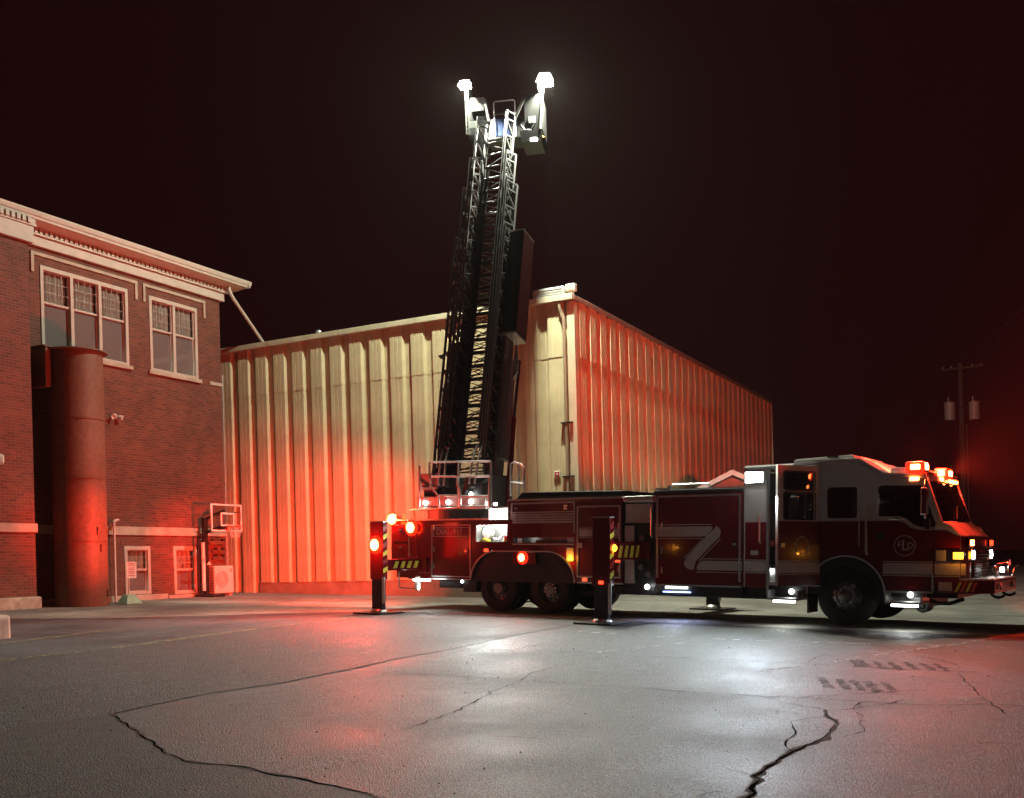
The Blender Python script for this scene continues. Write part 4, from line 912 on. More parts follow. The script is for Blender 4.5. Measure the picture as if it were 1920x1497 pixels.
def edge_line(pts, w_=.016):
    m = MB()
    for a, b in zip(pts, pts[1:]): m.bar((a[0], y_, a[1]), (b[0], y_, b[1]), .006, w_, (0,0,1))
    return m.build('stripe_edge', M['stripe'], bx)
edge_line([(-3.86,1.868),(-2.62,1.868)]); edge_line([(-3.86,1.592),(-2.80,1.592),(-3.22,1.20)]); edge_line([(-2.86,1.188),(-1.99,1.188)]); edge_line([(-2.95,.925),(-1.99,.925)]); edge_line([(-2.44,1.58),(-2.90,1.14)])
part('roof_rail', 'rail', MB().tube([(-3.55, N+.10, 2.58), (-3.52, N+.10, 2.68), (-2.72, N+.10, 2.68), (-2.70, N+.10, 2.58)], .018, 6), smooth=True)
part('roof_plate', 'galv', MB().box((-3.85, N+.02, 2.575), (-3.55, N+.35, 2.615)).box((-3.62, N+.05, 2.615), (-3.56, N+.15, 2.66)))
ul = part('under_strip_lamp', 'steplens', MB().box((-3.62, N-.02, .585), (-3.15, N+.04, .625)))
part('under_strip_lamp', 'bluelens', MB().box((-3.68, N-.01, .505), (-3.08, N+.03, .522)))
part('work_lamp', 'steplens', MB().ball((-4.04, N+.0, .60), .055), smooth=True)
part('inlet_cap', 'chrome', MB().cyl((-3.78, N-.05, .57), (-3.78, N+.05, .57), .075, n=16))
part('running_board', 'dark', MB().box((-3.85, N+.03, .46), (-2.0, F, .63)))
# --- gap with pump panel between box and body
part('pump_panel', 'black', MB().box((-4.62, N+.12, .60), (-3.862, F-.02, 2.20)))
rb = part('roller_cover', 'alu', MB().box((-4.60, N-.02, 2.34), (-3.90, N+.3, 2.47)), bevel=.03)
part('control_panel', 'galv', MB().box((-4.56, N+.02, 1.93), (-3.97, N+.119, 2.31)), bevel=.01)
part('control_panel_lip', 'alu', MB().box((-4.56, N-.01, 1.915), (-3.97, N+.02, 1.94)))
part('pump_plate', 'alu', MB().box((-4.60, N+.06, 1.48), (-4.38, N+.119, 1.86))); part('pump_plate', 'alu', MB().box((-4.60, N+.06, .66), (-4.38, N+.119, 1.22)))
part('grab_rail', 'rail', MB().tube([(-3.93, N, 1.62), (-3.93, N-.05, 1.65), (-3.93, N-.05, 2.22), (-3.93, N, 2.25)], .018, 8), smooth=True)
for x, z in ((-4.2, 1.6), (-4.05, 1.3), (-4.22, 1.0), (-4.05, .85)): part('outlet_cap', 'wheelrim', MB().cyl((x, N+.05, z), (x, N+.12, z), .06, n=14))
# --- main body with double wheel arch
ra, rb_ = -7.86, -6.47; rr_ = .70; az = .60
out = [(-10.85, .66), (-8.56, .66)]+arc(ra, az, rr_, 175, 90, 10)+arc(rb_, az, rr_, 90, 5, 10)+[(-5.70, .66), (-4.63, .66), (-4.63, 2.42), (-7.50, 2.45), (-7.50, 2.02), (-10.85, 2.02)]
op1 = rect(-8.45, 1.52, -7.56, 1.90); op2 = rect(-7.40, 1.50, -5.80, 1.62)
bd_ = panel_xz('body_side', [out, op1, op2], N, N+.04, M['red'], T, bevel=.004)
panel_xz('body_side', [out], F-.04, F, M['red'], T)
part('wheel_well', 'black', MB().prism([(ra-.74, .62)]+arc(ra, az, rr_+.03, 178, 90, 10)+arc(rb_, az, rr_+.03, 90, 2, 10)+[(rb_+.74, .62)], N+.045, N+.75, 'y'))
part('body_core', 'black', MB().box((-8.5, N+.76, .66), (-4.65, F-.05, 1.45)))
part('body_core', 'black', MB().box((-7.49, N+.45, 1.46), (-4.65, F-.05, 2.40)))
part('body_core', 'black', MB().box((-10.8, N+.05, .68), (-8.58, F-.05, 1.98)))
part('body_rear', 'red', MB().box((-10.86, N+.042, .66), (-10.81, F-.042, 2.02)))
part('body_end', 'red', MB().box((-7.505, N+.042, 2.03), (-7.46, F-.042, 2.44)))
part('body_deck', 'tread', MB().box((-10.86, N-.02, 2.024), (-7.51, F+.02, 2.06)))
part('body_top_rail', 'alu', MB().box((-7.52, N-.02, 2.43), (-4.62, N+.10, 2.47)))
part('hose_bed_cover', 'black', MB().hexa([(-7.38,N+.08,2.475),(-4.64,N+.08,2.475),(-4.64,F-.08,2.475),(-7.38,F-.08,2.475),(-7.24,N+.12,2.63),(-4.66,N+.12,2.60),(-4.66,F-.12,2.60),(-7.24,F-.12,2.63)]), bevel=.02)
# lit lockers
lk = part('open_locker', 'galv', MB().box((-8.46, N+.045, 1.50), (-7.55, N+.42, 1.515)).box((-8.46, N+.42, 1.50), (-7.55, N+.44, 1.92)).box((-8.47, N+.045, 1.50), (-8.455, N+.44, 1.92)).box((-7.555, N+.045, 1.50), (-7.54, N+.44, 1.92)))
MB().box((-8.40, N+.06, 1.895), (-7.62, N+.12, 1.915)).build('locker_lamp', M['whitelens'], lk)
MB().lathe([(.001,.03),(.13,.03),(.15,.0),(.15,-.06),(.10,-.08)], (-8.24, N+.18, 1.72), (0,-1,0), 22).build('gauge_dial', M['whitebox'], lk, smooth=True)
MB().tube([(-8.05,N+.2,1.53),(-8.0,N+.12,1.60),(-7.9,N+.15,1.56),(-7.82,N+.2,1.66)], .03, 8).build('nozzle', M['chrome'], lk, smooth=True)
MB().tube([(-8.40,N+.15,1.53),(-8.28,N+.10,1.58),(-8.15,N+.16,1.53)], .035, 8).build('strap', M['cloth'], lk, smooth=True)
MB().cyl((-7.66,N+.14,1.52),(-7.66,N+.14,1.66),.07,.06,14).build('bottle', M['signred'], lk, smooth=True); MB().cyl((-7.64,N+.07,1.52),(-7.64,N+.07,1.57),.05,.05,12).build('bottle_base', M['cloth'], lk)
lk2 = part('open_locker', 'alu', MB().box((-7.40, N+.042, 1.485), (-5.80, N+.40, 1.498)).box((-7.40, N+.40, 1.485), (-5.80, N+.42, 1.64)))
MB().box((-7.32, N+.06, 1.50), (-7.20, N+.16, 1.60)).build('white_case', M['boardwhite'], lk2); MB().box((-7.39, N+.045, 1.499), (-7.15, N+.06, 1.512)).build('tray_edge', M['cloth'], lk2)
MB().box((-6.0, N+.05, 1.50), (-5.83, N+.2, 1.60)).build('white_case', M['boardwhite'], lk2)
MB().tube([(-6.9,N+.2,1.53),(-6.6,N+.2,1.53),(-6.3,N+.2,1.53)], .035, 8).build('rolled_hose', M['hose'], lk2, smooth=True)
# trims, roller shutters, doors
def frame(x0, z0, x1, z1, t=.035, nm='door_trim'):
    return panel_xz(nm, [rect(x0, z0, x1, z1), rect(x0+t, z0+t, x1-t, z1-t)], N-.02, N-.002, M['alu'], bd_)
for (a, b, c, d) in ((-7.45,2.355,-5.76,2.39), (-7.45,2.02,-7.41,2.355), (-5.80,1.70,-5.765,2.355), (-7.41,2.16,-5.80,2.185), (-7.41,1.455,-5.80,1.482)):
    MB().box((a, N-.02, b), (c, N-.002, d)).build('door_trim', M['alu'], bd_)
sh = panel_xz('roller_shutter', [rect(-7.40, 1.64, -5.81, 2.15)], N-.012, N-.001, M['red'], bd_)
for i in range(9): MB().box((-7.40, N-.018, 1.66+i*.055), (-5.81, N-.0125, 1.70+i*.055)).build('slat', M['stripe'] if i > 4 else M['red'], sh)
frame(-5.72, .76, -4.66, 2.29); stripe(-5.69, -4.69, N-.003, 1.64, 1.79, parent=bd_)
part('body_rub_rail', 'alu', MB().box((-5.70, N-.03, .635), (-4.63, N+.02, .668))); part('body_rub_rail', 'alu', MB().box((-9.9, N-.02, .635), (-8.58, N+.02, .66)))
d9 = frame(-9.74, .70, -8.58, 1.92, .022)
panel_xz('lettering_panel', [rect(-9.70, 1.64, -8.62, 1.86)], N-.008, N-.001, M['red'], d9)
panel_xz('panel_edge', [rect(-9.70, 1.64, -8.62, 1.86), rect(-9.685, 1.655, -8.635, 1.845)], N-.012, N-.0085, M['stripe'], d9)
new_obj('lettering', text_mesh('DIAL-911', .20, XZ(N-.011, -9.20, 1.75), .002), M['stripe'], d9)
arc_trim(rb_, az, rr_-.004, rr_+.024, 175, 3, N-.002, cx2=ra)
def marker(x, z, m_='redmark', w_=.11, h_=.065, y=N):
    b = part('marker_lamp', 'chrome', MB().box((x-w_/2-.02, y-.018, z-h_/2-.02), (x+w_/2+.02, y-.001, z+h_/2+.02)), bevel=.005)
    MB().box((x-w_/2, y-.032, z-h_/2), (x+w_/2, y-.019, z+h_/2)).build('lens', M[m_], b, bevel=.006)
marker(-8.13, 1.33); marker(-5.52, .72); marker(-4.72, 1.13)
pl = part('side_beacon_plate', 'red', MB().box((-7.38, N-.03, 1.02), (-6.78, N-.004, 1.40)), bevel=.01)
MB().lathe([(.001,.05),(0.098,.045),(0.14,.01),(0.147,0)], (-7.12, N-.031, 1.17), (0,-1,0), 22).build('red_bloom_lens', M['redbloom'], pl, smooth=True); MB().lathe([(.001,.09),(0.06,.08),(0.09,.04)], (-7.12, N-.031, 1.17), (0,-1,0), 18).build('bulb', M['redlens'], pl, smooth=True)  # red lens enlarged and emissive in place of lamp bloom
pl = part('side_turn_plate', 'stripe', MB().box((-5.98, N-.02, 1.10), (-5.80, N-.004, 1.40)))
MB().box((-5.94, N-.05, 1.12), (-5.80, N-.021, 1.19)).build('turn_lens', M['amberlens'], pl, bevel=.01)
for x in (-7.95, -6.90): part('fender_clip', 'chrome', MB().ball((x, N-.04, 1.30), .025))
part('underbody_box', 'dark', MB().box((-9.6, N+.1, .44), (-8.95, F-.1, .62)), bevel=.02); part('underbody_lamp', 'steplens', MB().ball((-8.86, N+.03, .60), .035))
part('underbody_box', 'dark', MB().box((-8.85, N+.05, .36), (-8.45, N+.6, .66)), bevel=.02)
for x, z in ((-7.30, 2.27), (-6.0, 2.27), (-5.62, 1.45), (-8.70, 1.30), (-2.14, 1.48)):
    h_ = part('latch', 'chrome', MB().box((x-.05, N-.03, z-.05), (x+.05, N-.022, z+.05)), bevel=.006); MB().box((x-.035, N-.045, z-.012), (x+.035, N-.031, z+.012)).build('latch_handle', M['alu'], h_)
for x in (-3.70, -4.70, -9.66):
    for z in (.95, 1.35, 1.85): part('hinge', 'alu', MB().cyl((x, N-.022, z-.06), (x, N-.022, z+.06), .014, n=8))
for i in range(9): part('rivet', 'chrome', MB().ball((-5.64+i*.125, N-.028, .652), .010, 8))
# rear corner box, beacons
tlb = part('tail_box', 'red', MB().box((-11.0, N-.03, 1.05), (-10.2, N+.5, 1.93)), bevel=.02)
for z0, z1 in ((1.10, 1.46), (1.52, 1.88)):
    d = MB().box((-10.93, N-.05, z0), (-10.45, N-.031, z1)).build('locker_door', M['red'], tlb, bevel=.01)
    MB().box((-10.72, N-.075, z1-.09), (-10.62, N-.051, z1-.05)).build('latch', M['chrome'], d)
MB().box((-10.42, N-.06, 1.08), (-10.38, N-.031, 1.90)).build('trim_strip', M['alu'], tlb)
def beacon(x, y, z, r=.165):
    b = part('beacon', 'chrome', MB().cyl((x, y, z-.14), (x, y, z-.09), r*.8, n=16))
    MB().lathe([(r*.9,-.09),(r,0),(r*.85,.08),(.001,.12)], (x, y, z), (0,0,1), 20).build('dome', M['redbloom'], b, smooth=True)  # dome and bulb oversized, their emission imitates bloom
    MB().ball((x, y-r*.55, z), r*.78).build('bulb', M['redlens'], b, smooth=True)
beacon(-11.0, N+.12, 2.07); 
b2 = part('side_beacon_plate', 'red', MB().box((-10.42, N-.10, 1.75), (-10.18, N-.032, 1.97)), bevel=.02)
MB().lathe([(.001,.05),(0.135,.045),(0.19,.01),(0.20,0)], (-10.29, N-.101, 1.86), (0,-1,0), 22).build('red_bloom_lens', M['redbloom'], b2, smooth=True); MB().lathe([(.001,.09),(0.09,.08),(0.13,.04)], (-10.29, N-.101, 1.86), (0,-1,0), 18).build('bulb', M['redlens'], b2, smooth=True)  # lens and bulb enlarged so their emission takes the place of bloom
part('beacon_bracket', 'yellow', MB().box((-10.68, N-.02, 1.94), (-10.55, N+.05, 2.0)).prism([(-10.66,2.0),(-10.58,2.0),(-10.62,2.2)], N, N+.03, 'y'))

# --- outriggers
def outrigger(x, y, top, side, near=True):
    w_ = .20; zp = tz(x)
    o = bpy.data.objects.new('outrigger', None); COL.objects.link(o); o.parent = T
    bz0, bz1 = .86, 1.12
    if x > -6: bz0, bz1 = 1.16, 1.50
    MB().box((x-.17, side*1.0, bz0), (x+.17, y, bz1)).build('beam', M['red'], o, bevel=.01)
    MB().box((x-.20, y-.08, .66), (x+.20, y+.08, top)).build('jack_sleeve', M['red'], o, bevel=.015)
    MB().box((x-.21, y-.09, top), (x+.21, y+.09, top+.02)).build('sleeve_cap', M['alu'], o)
    lg_ = MB().box((x-.15, y-.07, zp+.10), (x+.15, y+.07, .665)).build('jack_leg', M['dark'], o, bevel=.01)
    MB().cyl((x+.19, y-.05, .12), (x+.19, y-.05, .72), .035, n=10).build('hydraulic_line', M['alu'], lg_, smooth=True)
    MB().lathe([(.10,.12),(.16,.10),(.20,.05),(.20,.04)], (x, y, zp), (0,0,1), 16).build('foot', M['alu'], o, smooth=True)
    MB().box((x-.42, y-.42, zp+.005), (x+.42, y+.42, zp+.04)).build('ground_pad', M['black'], o, bevel=.008)
    if side < 0:
        for i in range(4):
            yy = y+.30+i*.235; h0, h1 = bz0+.05, bz1-.05
            MB().prism([(yy, h0), (yy+.12, h0), (yy+.20, h1), (yy+.08, h1)], x+.171, x+.178, 'x').build('hatch_stripe', M['yellow'], o)
        for i in range(6):
            zz_ = .80+i*.19
            MB().prism([(y-.075, zz_), (y+.075, zz_+.07), (y+.075, zz_+.17), (y-.075, zz_+.10)], x+.201, x+.208, 'x').build('hatch_stripe', M['yellow'] if i % 2 == 0 else M['hatchred'], o)
    return o
oR = outrigger(-10.18, -2.62, 1.97, -1); oF = outrigger(-4.30, -2.62, 1.99, -1)
outrigger(-10.18, 2.62, 1.97, 1); outrigger(-4.30, 2.62, 1.99, 1)
# hatch plates on the outrigger housings, facing outwards
for (x0, x1, z0, z1, y, m2) in ((-10.50, -9.90, .84, 1.10, N-.10, 'orange'), (-4.72, -4.02, 1.24, 1.46, N-.05, 'yellow')):
    hp = part('outrigger_housing', 'red', MB().box((x0-.06, y, z0-.06), (x1+.06, N+.2, z1+.06)), bevel=.01)
MB().lathe([(.001,.05),(0.14,.045),(0.20,.01),(0.21,0)], (-10.20, -2.702, 1.45), (0,-1,0), 22).build('red_bloom_lens', M['redbloom'], oR, smooth=True); MB().lathe([(.001,.09),(0.095,.08),(0.135,.04)], (-10.20, -2.702, 1.45), (0,-1,0), 18).build('bulb', M['redlens'], oR, smooth=True)  # bloom round this lamp put into an enlarged emissive lens
MB().lathe([(.001,.06),(.04,.05),(.07,.02),(.07,0)], (-4.09, -2.55, 1.40), (1,0,0), 16).build('amber_lens', M['amberlens'], oF, smooth=True)
MB().box((-4.34,-2.72,.70),(-4.24,-2.702,.76)).build('marker_lens', M['redmark'], oF)
part('rear_step_frame', 'alu', MB().tube([(-10.55, N-.25, .80), (-10.55, N-.25, .42), (-10.0, N-.25, .42)], .02, 6), smooth=True)
part('rear_guide', 'hose', MB().box((-10.02, N-.30, .36), (-9.90, N-.22, .72)), bevel=.03)
part('rear_work_lamp', 'steplens', MB().box((-10.05, N-.33, .60), (-9.55, N-.27, .65)), bevel=.01)

# --- turntable
TX, TZ = -9.55, 2.06
tt = part('turntable', 'ladderdark', MB().cyl((TX, 0, TZ+.002), (TX, 0, 2.28), 1.05, n=40), smooth=False)
MB().box((TX-1.15, -.95, 2.285), (TX+1.15, 1.0, 2.34)).build('deck_plate', M['tread'], tt, bevel=.01)
MB().box((TX-1.05, -.80, 2.345), (TX+1.05, -.55, 2.62)).build('side_box', M['alu'], tt, bevel=.02)
MB().box((TX-.75, -.5, 2.345), (TX-.45, .75, 3.15)).build('pivot_plate', M['ladderdark'], tt, bevel=.03)
MB().box((TX+.45, -.5, 2.345), (TX+.75, .75, 3.15)).build('pivot_plate', M['ladderdark'], tt, bevel=.03)
for x in (-10.32, -9.60, -8.92): MB().cyl((x, -.801, 2.47), (x, -.83, 2.47), .045, n=12).build('deck_lamp', M['whitelens'], tt)
for x, r in ((-8.42, .045), (-8.26, .035)): MB().cyl((x, -.70, 2.40), (x, -.74, 2.40), r, n=12).build('deck_lamp', M['whitelens'], tt)
MB().cyl((-9.10, -.56, 2.66), (-9.06, -.62, 2.66), .05, n=12).build('deck_lamp', M['steplens'], tt)
con = MB().box((-10.62, -.68, 2.86), (-9.98, -.30, 3.20)).build('control_console', M['grille'], tt, bevel=.02)
MB().box((-10.52, -.62, 2.345), (-10.12, -.32, 2.855)).build('pedestal', M['dark'], con, bevel=.02)
MB().box((-10.60, -.72, 2.80), (-10.02, -.66, 2.86)).build('console_lip', M['alu'], con)
MB().lathe([(.12,0),(.12,.05),(.08,.12),(.001,.14)], (-10.22, -.5, 3.20), (0,0,1), 14).build('intercom', M['black'], con, smooth=True)
MB().tube([(-9.35,-.5,2.62),(-9.25,-.5,2.85),(-9.0,-.5,2.90),(-8.8,-.4,3.0),(-8.70,-.35,3.25)], .10, 10).build('waterway_elbow', M['dark'], tt, smooth=True)
MB().cyl((-9.2,-.5,2.75),(-9.2,-.5,3.05),.11,n=14).build('swivel', M['dark'], tt, smooth=True)
def rail(pts, r=.024, nm='guard_rail'): return MB().tube(pts, r, 8).build(nm, M['rail'], tt, smooth=True)
yr = -1.12
rail([(-9.92, yr, 3.02), (-9.92, yr, 3.40), (-9.88, yr, 3.42), (-8.10, yr, 3.36)])
rail([(-9.05, yr, 2.32), (-9.05, yr, 3.34), (-9.02, yr, 3.39)])
rail([(-8.98, yr-.02, 2.32), (-8.98, yr-.02, 2.72), (-9.06, yr-.02, 2.86), (-9.06, yr-.02, 3.02), (-9.02, yr-.02, 3.06), (-8.16, yr-.02, 3.02), (-8.12, yr-.02, 2.98), (-8.14, yr-.02, 2.6), (-8.14, yr-.02, 2.32)], .028)
rail([(-8.98, yr-.02, 2.58), (-8.14, yr-.02, 2.56)], .028); rail([(-9.1, yr, 2.34), (-8.1, yr, 2.34)], .024)
rail([(-8.10, yr, 3.36), (-8.10, yr, 2.32)])
rail([(-9.88, yr, 3.08), (-9.06, yr, 3.05)]); rail([(-9.88, yr, 3.08), (-9.90, yr, 2.85), (-9.66, yr, 2.62), (-9.62, yr, 2.32)])
rail([(-10.42, -.9, 3.35), (-10.60, -.7, 3.33), (-10.60, -.7, 3.05), (-10.40, -.8, 2.75)]); rail([(-10.42, -.9, 3.35), (-10.42, -.9, 2.75), (-10.42, -.9, 2.34)])
rail([(-9.62, yr, 2.62), (-9.06, yr, 2.60)])
# right hand rail set
rail([(-8.20, -.2, 2.6), (-8.20, -.2, 3.36), (-8.12, -.2, 3.40), (-7.90, -.2, 3.34), (-7.82, -.2, 3.26), (-7.82, -.2, 2.5)]); rail([(-7.98, -.2, 3.37), (-7.98, -.2, 2.5)]); rail([(-8.20, -.2, 2.94), (-7.82, -.2, 2.90)])

# --- ladder: built in its own frame (z along the ladder, x across, -y the climbing side), then set on the turntable
TI = TRM.inverted()
def wpos(px, py, D):
    u = (px-960)/1913; v = -(py-1053.5)/1913; c, s = math.cos(math.radians(1.5)), math.sin(math.radians(1.5))
    return Vector(((u*c+v*s)*D, D, (-u*s+v*c)*D+CAM_H))
LB = TRM @ Vector((TX, 0.05, 2.75)); LT = wpos(944, 232, 27.3)
ax = (LT-LB).normalized(); LL = (LT-LB).length
hd = Vector((ax.x, ax.y, 0)).normalized(); lat = Vector((hd.y, -hd.x, 0))
back = lat.cross(ax) * 1.0            # completes a right handed frame: x=lat, y=?, z=ax
yy_ = ax.cross(lat)
LM = Matrix(((lat.x, yy_.x, ax.x, LB.x), (lat.y, yy_.y, ax.y, LB.y), (lat.z, yy_.z, ax.z, LB.z), (0,0,0,1)))
LL_local = TI @ LM
la_root = None
def lobj(name, m, mb, parent=None):
    o = mb.build(name, M[m], parent or T)
    if parent is None: o.matrix_local = LL_local
    return o
secs = [(1.38, .76, .0, 6.9, .00), (1.20, .66, .25, 8.3, -.05), (1.02, .58, .55, LL-1.1, -.10), (.84, .50, .85, LL+.10, -.15)]
for si, (wd, hh, z0, z1, yb) in enumerate(secs):
    # lower chords with flange
    ch = .12 if si == 0 else .10
    s_ = lobj('ladder_section', 'ladder', MB().box((-wd/2, yb-ch/2, z0), (-wd/2+ch*.7, yb+ch/2, z1)).box((wd/2-ch*.7, yb-ch/2, z0), (wd/2, yb+ch/2, z1)))
    for sx in (-1, 1):
        x = sx*(wd/2-.03)
        MB().cyl((x+sx*.03, yb-hh, z0+.25), (x+sx*.03, yb-hh, z1-.25), .036, n=8).build('handrail', M['ladder'], s_, smooth=True)
        m = MB(); n = int((z1-z0-.5)/.46); st = (z1-z0-.5)/n
        for i in range(n):
            a = z0+.25+i*st
            m.bar((x, yb, a), (x+sx*.03, yb-hh, a+st/2), .03, .042, (1,0,0)); m.bar((x+sx*.03, yb-hh, a+st/2), (x, yb, a+st), .03, .042, (1,0,0))
        m.bar((x, yb, z1-.02), (x+sx*.03, yb-hh, z1-.26), .03, .04, (1,0,0)); m.bar((x, yb, z0+.02), (x+sx*.03, yb-hh, z0+.26), .03, .04, (1,0,0))
        m.build('side_truss', M['ladder'], s_)
    # rungs share one mesh
    rme = None; n = int((z1-z0-.3)/.356)
    for i in range(n):
        zc = z0+.25+.356*i
        if rme is None:
            r_ = MB().cyl((-wd/2+.05, yb, 0), (wd/2-.05, yb, 0), .02, n=8).build('rung', M['ladder'], s_, smooth=True); rme = r_; r_.location = (0, 0, zc)
        else:
            r_ = rme.copy(); COL.objects.link(r_); r_.location = (0, 0, zc)
    m = MB(); n = int((z1-z0-.3)/.712)
    for i in range(n):
        a = z0+.25+.712*i; m.bar((-wd/2+.06, yb+.025, a), (wd/2-.06, yb+.025, a+.356), .018, .018); m.bar((-wd/2+.06, yb+.025, a+.712), (wd/2-.06, yb+.025, a+.356), .018, .018)
    m.build('floor_brace', M['ladder'], s_)
    if si < 3:
        MB().box((-wd/2+.055, yb+.028, z0+.3), (-wd/2+.055+.19, yb+.036, z1-.3)).build('cable_tray', M['ladderdark'], s_)
        MB().box((wd/2-.055-.22, yb+.028, z0+.3), (wd/2-.055, yb+.036, z1-.3)).build('cable_tray', M['ladderdark'], s_)
# side covers on the base section, lift rams, storage box, lower bracket
lobj('side_cover', 'ladderdark', MB().prism([(.10, .02), (-.30, .02), (-.46, 1.2), (-.46, 2.6), (-.30, 3.2), (-.30, 3.9), (.10, 4.1)], -.82, -.70, 'x'))
lobj('side_cover', 'ladderdark', MB().prism([(.10, .3), (-.25, .3), (-.35, 1.0), (-.35, 4.6), (.10, 5.2)], .70, .78, 'x'))
lobj('mirror_bracket', 'dark', MB().bar((-.78, -.30, 3.62), (-1.12, -.30, 3.58), .05, .04).cyl((-1.02, -.30, 3.52), (-1.02, -.30, 3.58), .07, n=12))
lobj('cover_fin', 'ladderdark', MB().prism([(-.72, 4.1), (-.86, 4.35), (-.80, 4.7), (-.72, 4.75)], -.4, -.3, 'y'))
sb = lobj('ladder_box', 'black', MB().box((.70, -.42, 3.95), (1.06, .22, 6.70)))
MB().box((.69, -.43, 3.90), (1.07, .23, 3.948)).build('box_end', M['galv'], sb); MB().box((.69, -.43, 6.702), (1.07, .23, 6.74)).build('box_end', M['alu'], sb)
MB().box((1.062, -.40, 4.0), (1.075, .20, 6.66)).build('box_side_sheet', M['darkred'], sb)
lobj('side_locker', 'alu', MB().box((.72, -.20, .75), (.90, .10, 3.35)))
lobj('side_locker_fin', 'alu', MB().prism([(.905, 2.85), (1.02, 3.05), (1.0, 3.35), (.905, 3.9)], -.05, .0, 'y'))
for sx in (-1, 1):
    for dx in (0, .15):
        lobj('hydraulic_hose_rail', 'rail', MB().tube([(sx*.42+dx-.07, -.80, -.05), (sx*.44+dx-.07, -.78, .55), (sx*.47+dx-.07, -.66, .95)], .028, 8))
ram = MB().cyl((.84, .35, -.6), (.92, .14, 1.9), .07, n=16)
lobj('lift_ram', 'red', ram); lobj('lift_ram_rod', 'chrome', MB().cyl((.92, .14, 1.9), (.96, .13, 3.4), .045, n=14))
lobj('lift_ram', 'red', MB().cyl((-.72, .55, -.5), (-.72, .30, 1.9), .085, n=16))

# --- platform (basket) at the tip: level, same heading as the ladder
pc, ps = math.cos(math.radians(9)), math.sin(math.radians(9))
PM = Matrix(((pc, ps, 0, LT.x), (-ps, pc, 0, LT.y), (0, 0, 1, LT.z), (0,0,0,1)))
PL = TI @ PM
def pobj(name, m, mb, parent=None, **kw):
    o = mb.build(name, M[m], parent or T, **kw)
    if parent is None: o.matrix_local = PL
    return o
bk = pobj('platform_floor', 'black', MB().prism([(-.93, .0), (-.85, -.12), (-.45, -.12), (-.45, .25), (.45, .25), (.45, -.12), (1.0, -.12), (1.06, .0), (1.06, .85), (-.93, .85)], -.35, -.28, 'z'))
pobj('basket_panel', 'black', MB().box((-.92, -.10, -.28), (-.46, -.06, .62)), bevel=.01)
pobj('basket_panel', 'alu', MB().box((-.86, -.14, .34), (-.50, -.11, .70)), bevel=.01)
pobj('basket_panel', 'black', MB().box((.58, -.10, -.28), (1.05, -.06, .66)), bevel=.01)
pobj('basket_panel', 'black', MB().box((-.93, -.055, -.28), (-.89, .85, .50)).box((1.02, -.055, -.28), (1.06, .85, .66)).box((-.885, .81, -.28), (1.015, .85, .50)))
pobj('basket_skirt', 'black', MB().hexa([(.50,-.14,-.62),(1.02,-.14,-.62),(1.02,.7,-.62),(.50,.7,-.62),(.45,-.14,-.352),(1.08,-.14,-.352),(1.08,.8,-.352),(.45,.8,-.352)]))
pobj('basket_skirt', 'black', MB().hexa([(-.70,-.12,-.62),(-.50,-.12,-.62),(-.50,.7,-.62),(-.70,.7,-.62),(-.92,-.12,-.352),(-.46,-.12,-.352),(-.46,1.0,-.352),(-.92,.8,-.352)]))
pobj('tarpaulin', 'blue', MB().box((-.32, .62, -.06), (.26, .66, .42)))
pobj('gate_rail', 'rail', MB().tube([(-.34, .55, -.2), (-.34, .55, .82), (-.30, .55, .86), (.20, .55, .86), (.24, .55, .82), (.24, .55, -.2)], .018, 6), smooth=True)
pobj('gate_rail', 'rail', MB().tube([(-.34, .55, .50), (.24, .55, .52)], .014, 6), smooth=True)
for s in (-1, 1):
    pobj('tip_arm', 'ladder', MB().bar((s*.34, -.25, -.02), (s*(.34+.18*(s > 0)+.12), -.2, .62), .05, .07))
    pobj('placard', 'galv', MB().box((s*.80-.10-(.06 if s < 0 else 0), -.16 if s < 0 else -.13, -.10), (s*.80+.08, -.142 if s < 0 else -.101, .07)))
pobj('hose_loop', 'dark', MB().tube([(.50, -.2, -.18), (.60, -.25, -.34), (.78, -.22, -.34), (.86, -.2, -.18)], .03, 8), smooth=True)
# flood lamps on posts
fl1 = pobj('flood_post', 'rail', MB().box((-.98, -.25, -.30), (-.89, -.20, .965)))
for i in range(5): MB().cyl((-.935, -.252, -.22+.11*i), (-.935, -.256, -.22+.11*i), .018, n=8).build('post_hole', M['black'], fl1)
MB().box((-1.12, -.32, .98), (-.82, -.10, 1.11)).build('lamp_head', M['dark'], fl1, bevel=.02); MB().hexa([(-1.15,-.35,.975),(-.79,-.35,.975),(-.79,-.321,.975),(-1.15,-.321,.975),(-1.08,-.334,1.10),(-.86,-.334,1.10),(-.86,-.321,1.10),(-1.08,-.321,1.10)]).box((-1.12, -.31, .966), (-.82, -.11, .978)).build('lamp_lens', M['towerlens'], fl1)  # tapered glowing face imitates the lamp's bloom, the flat box is its lens
fl2 = pobj('flood_post', 'rail', MB().cyl((1.0, -.13, -.28), (1.10, -.08, .945), .03, n=10), smooth=True)
MB().box((.98, -.16, .95), (1.36, .14, 1.16)).build('lamp_head', M['dark'], fl2, bevel=.02); MB().hexa([(.93,-.20,.945),(1.38,-.20,.945),(1.38,-.161,.945),(.93,-.161,.945),(1.03,-.174,1.16),(1.28,-.174,1.16),(1.28,-.161,1.16),(1.03,-.161,1.16)]).box((.97, -.15, .938), (1.35, .13, .949)).build('lamp_lens', M['towerlens'], fl2)  # front taper shaped as bloom, flat box below is the lens
MB().box((.985, -.36, .71), (1.0, .34, .935)).build('added_light_block', M['black'], fl2); MB().box((-.865, -.42, .76), (-.85, .10, .965)).build('added_light_block', M['black'], fl1)  # plates added to keep the tower light off the basket
ulp = pobj('underside_lamp', 'towerlens', MB().box((.74, -.17, -.60), (.92, -.145, -.52)), bevel=.01)
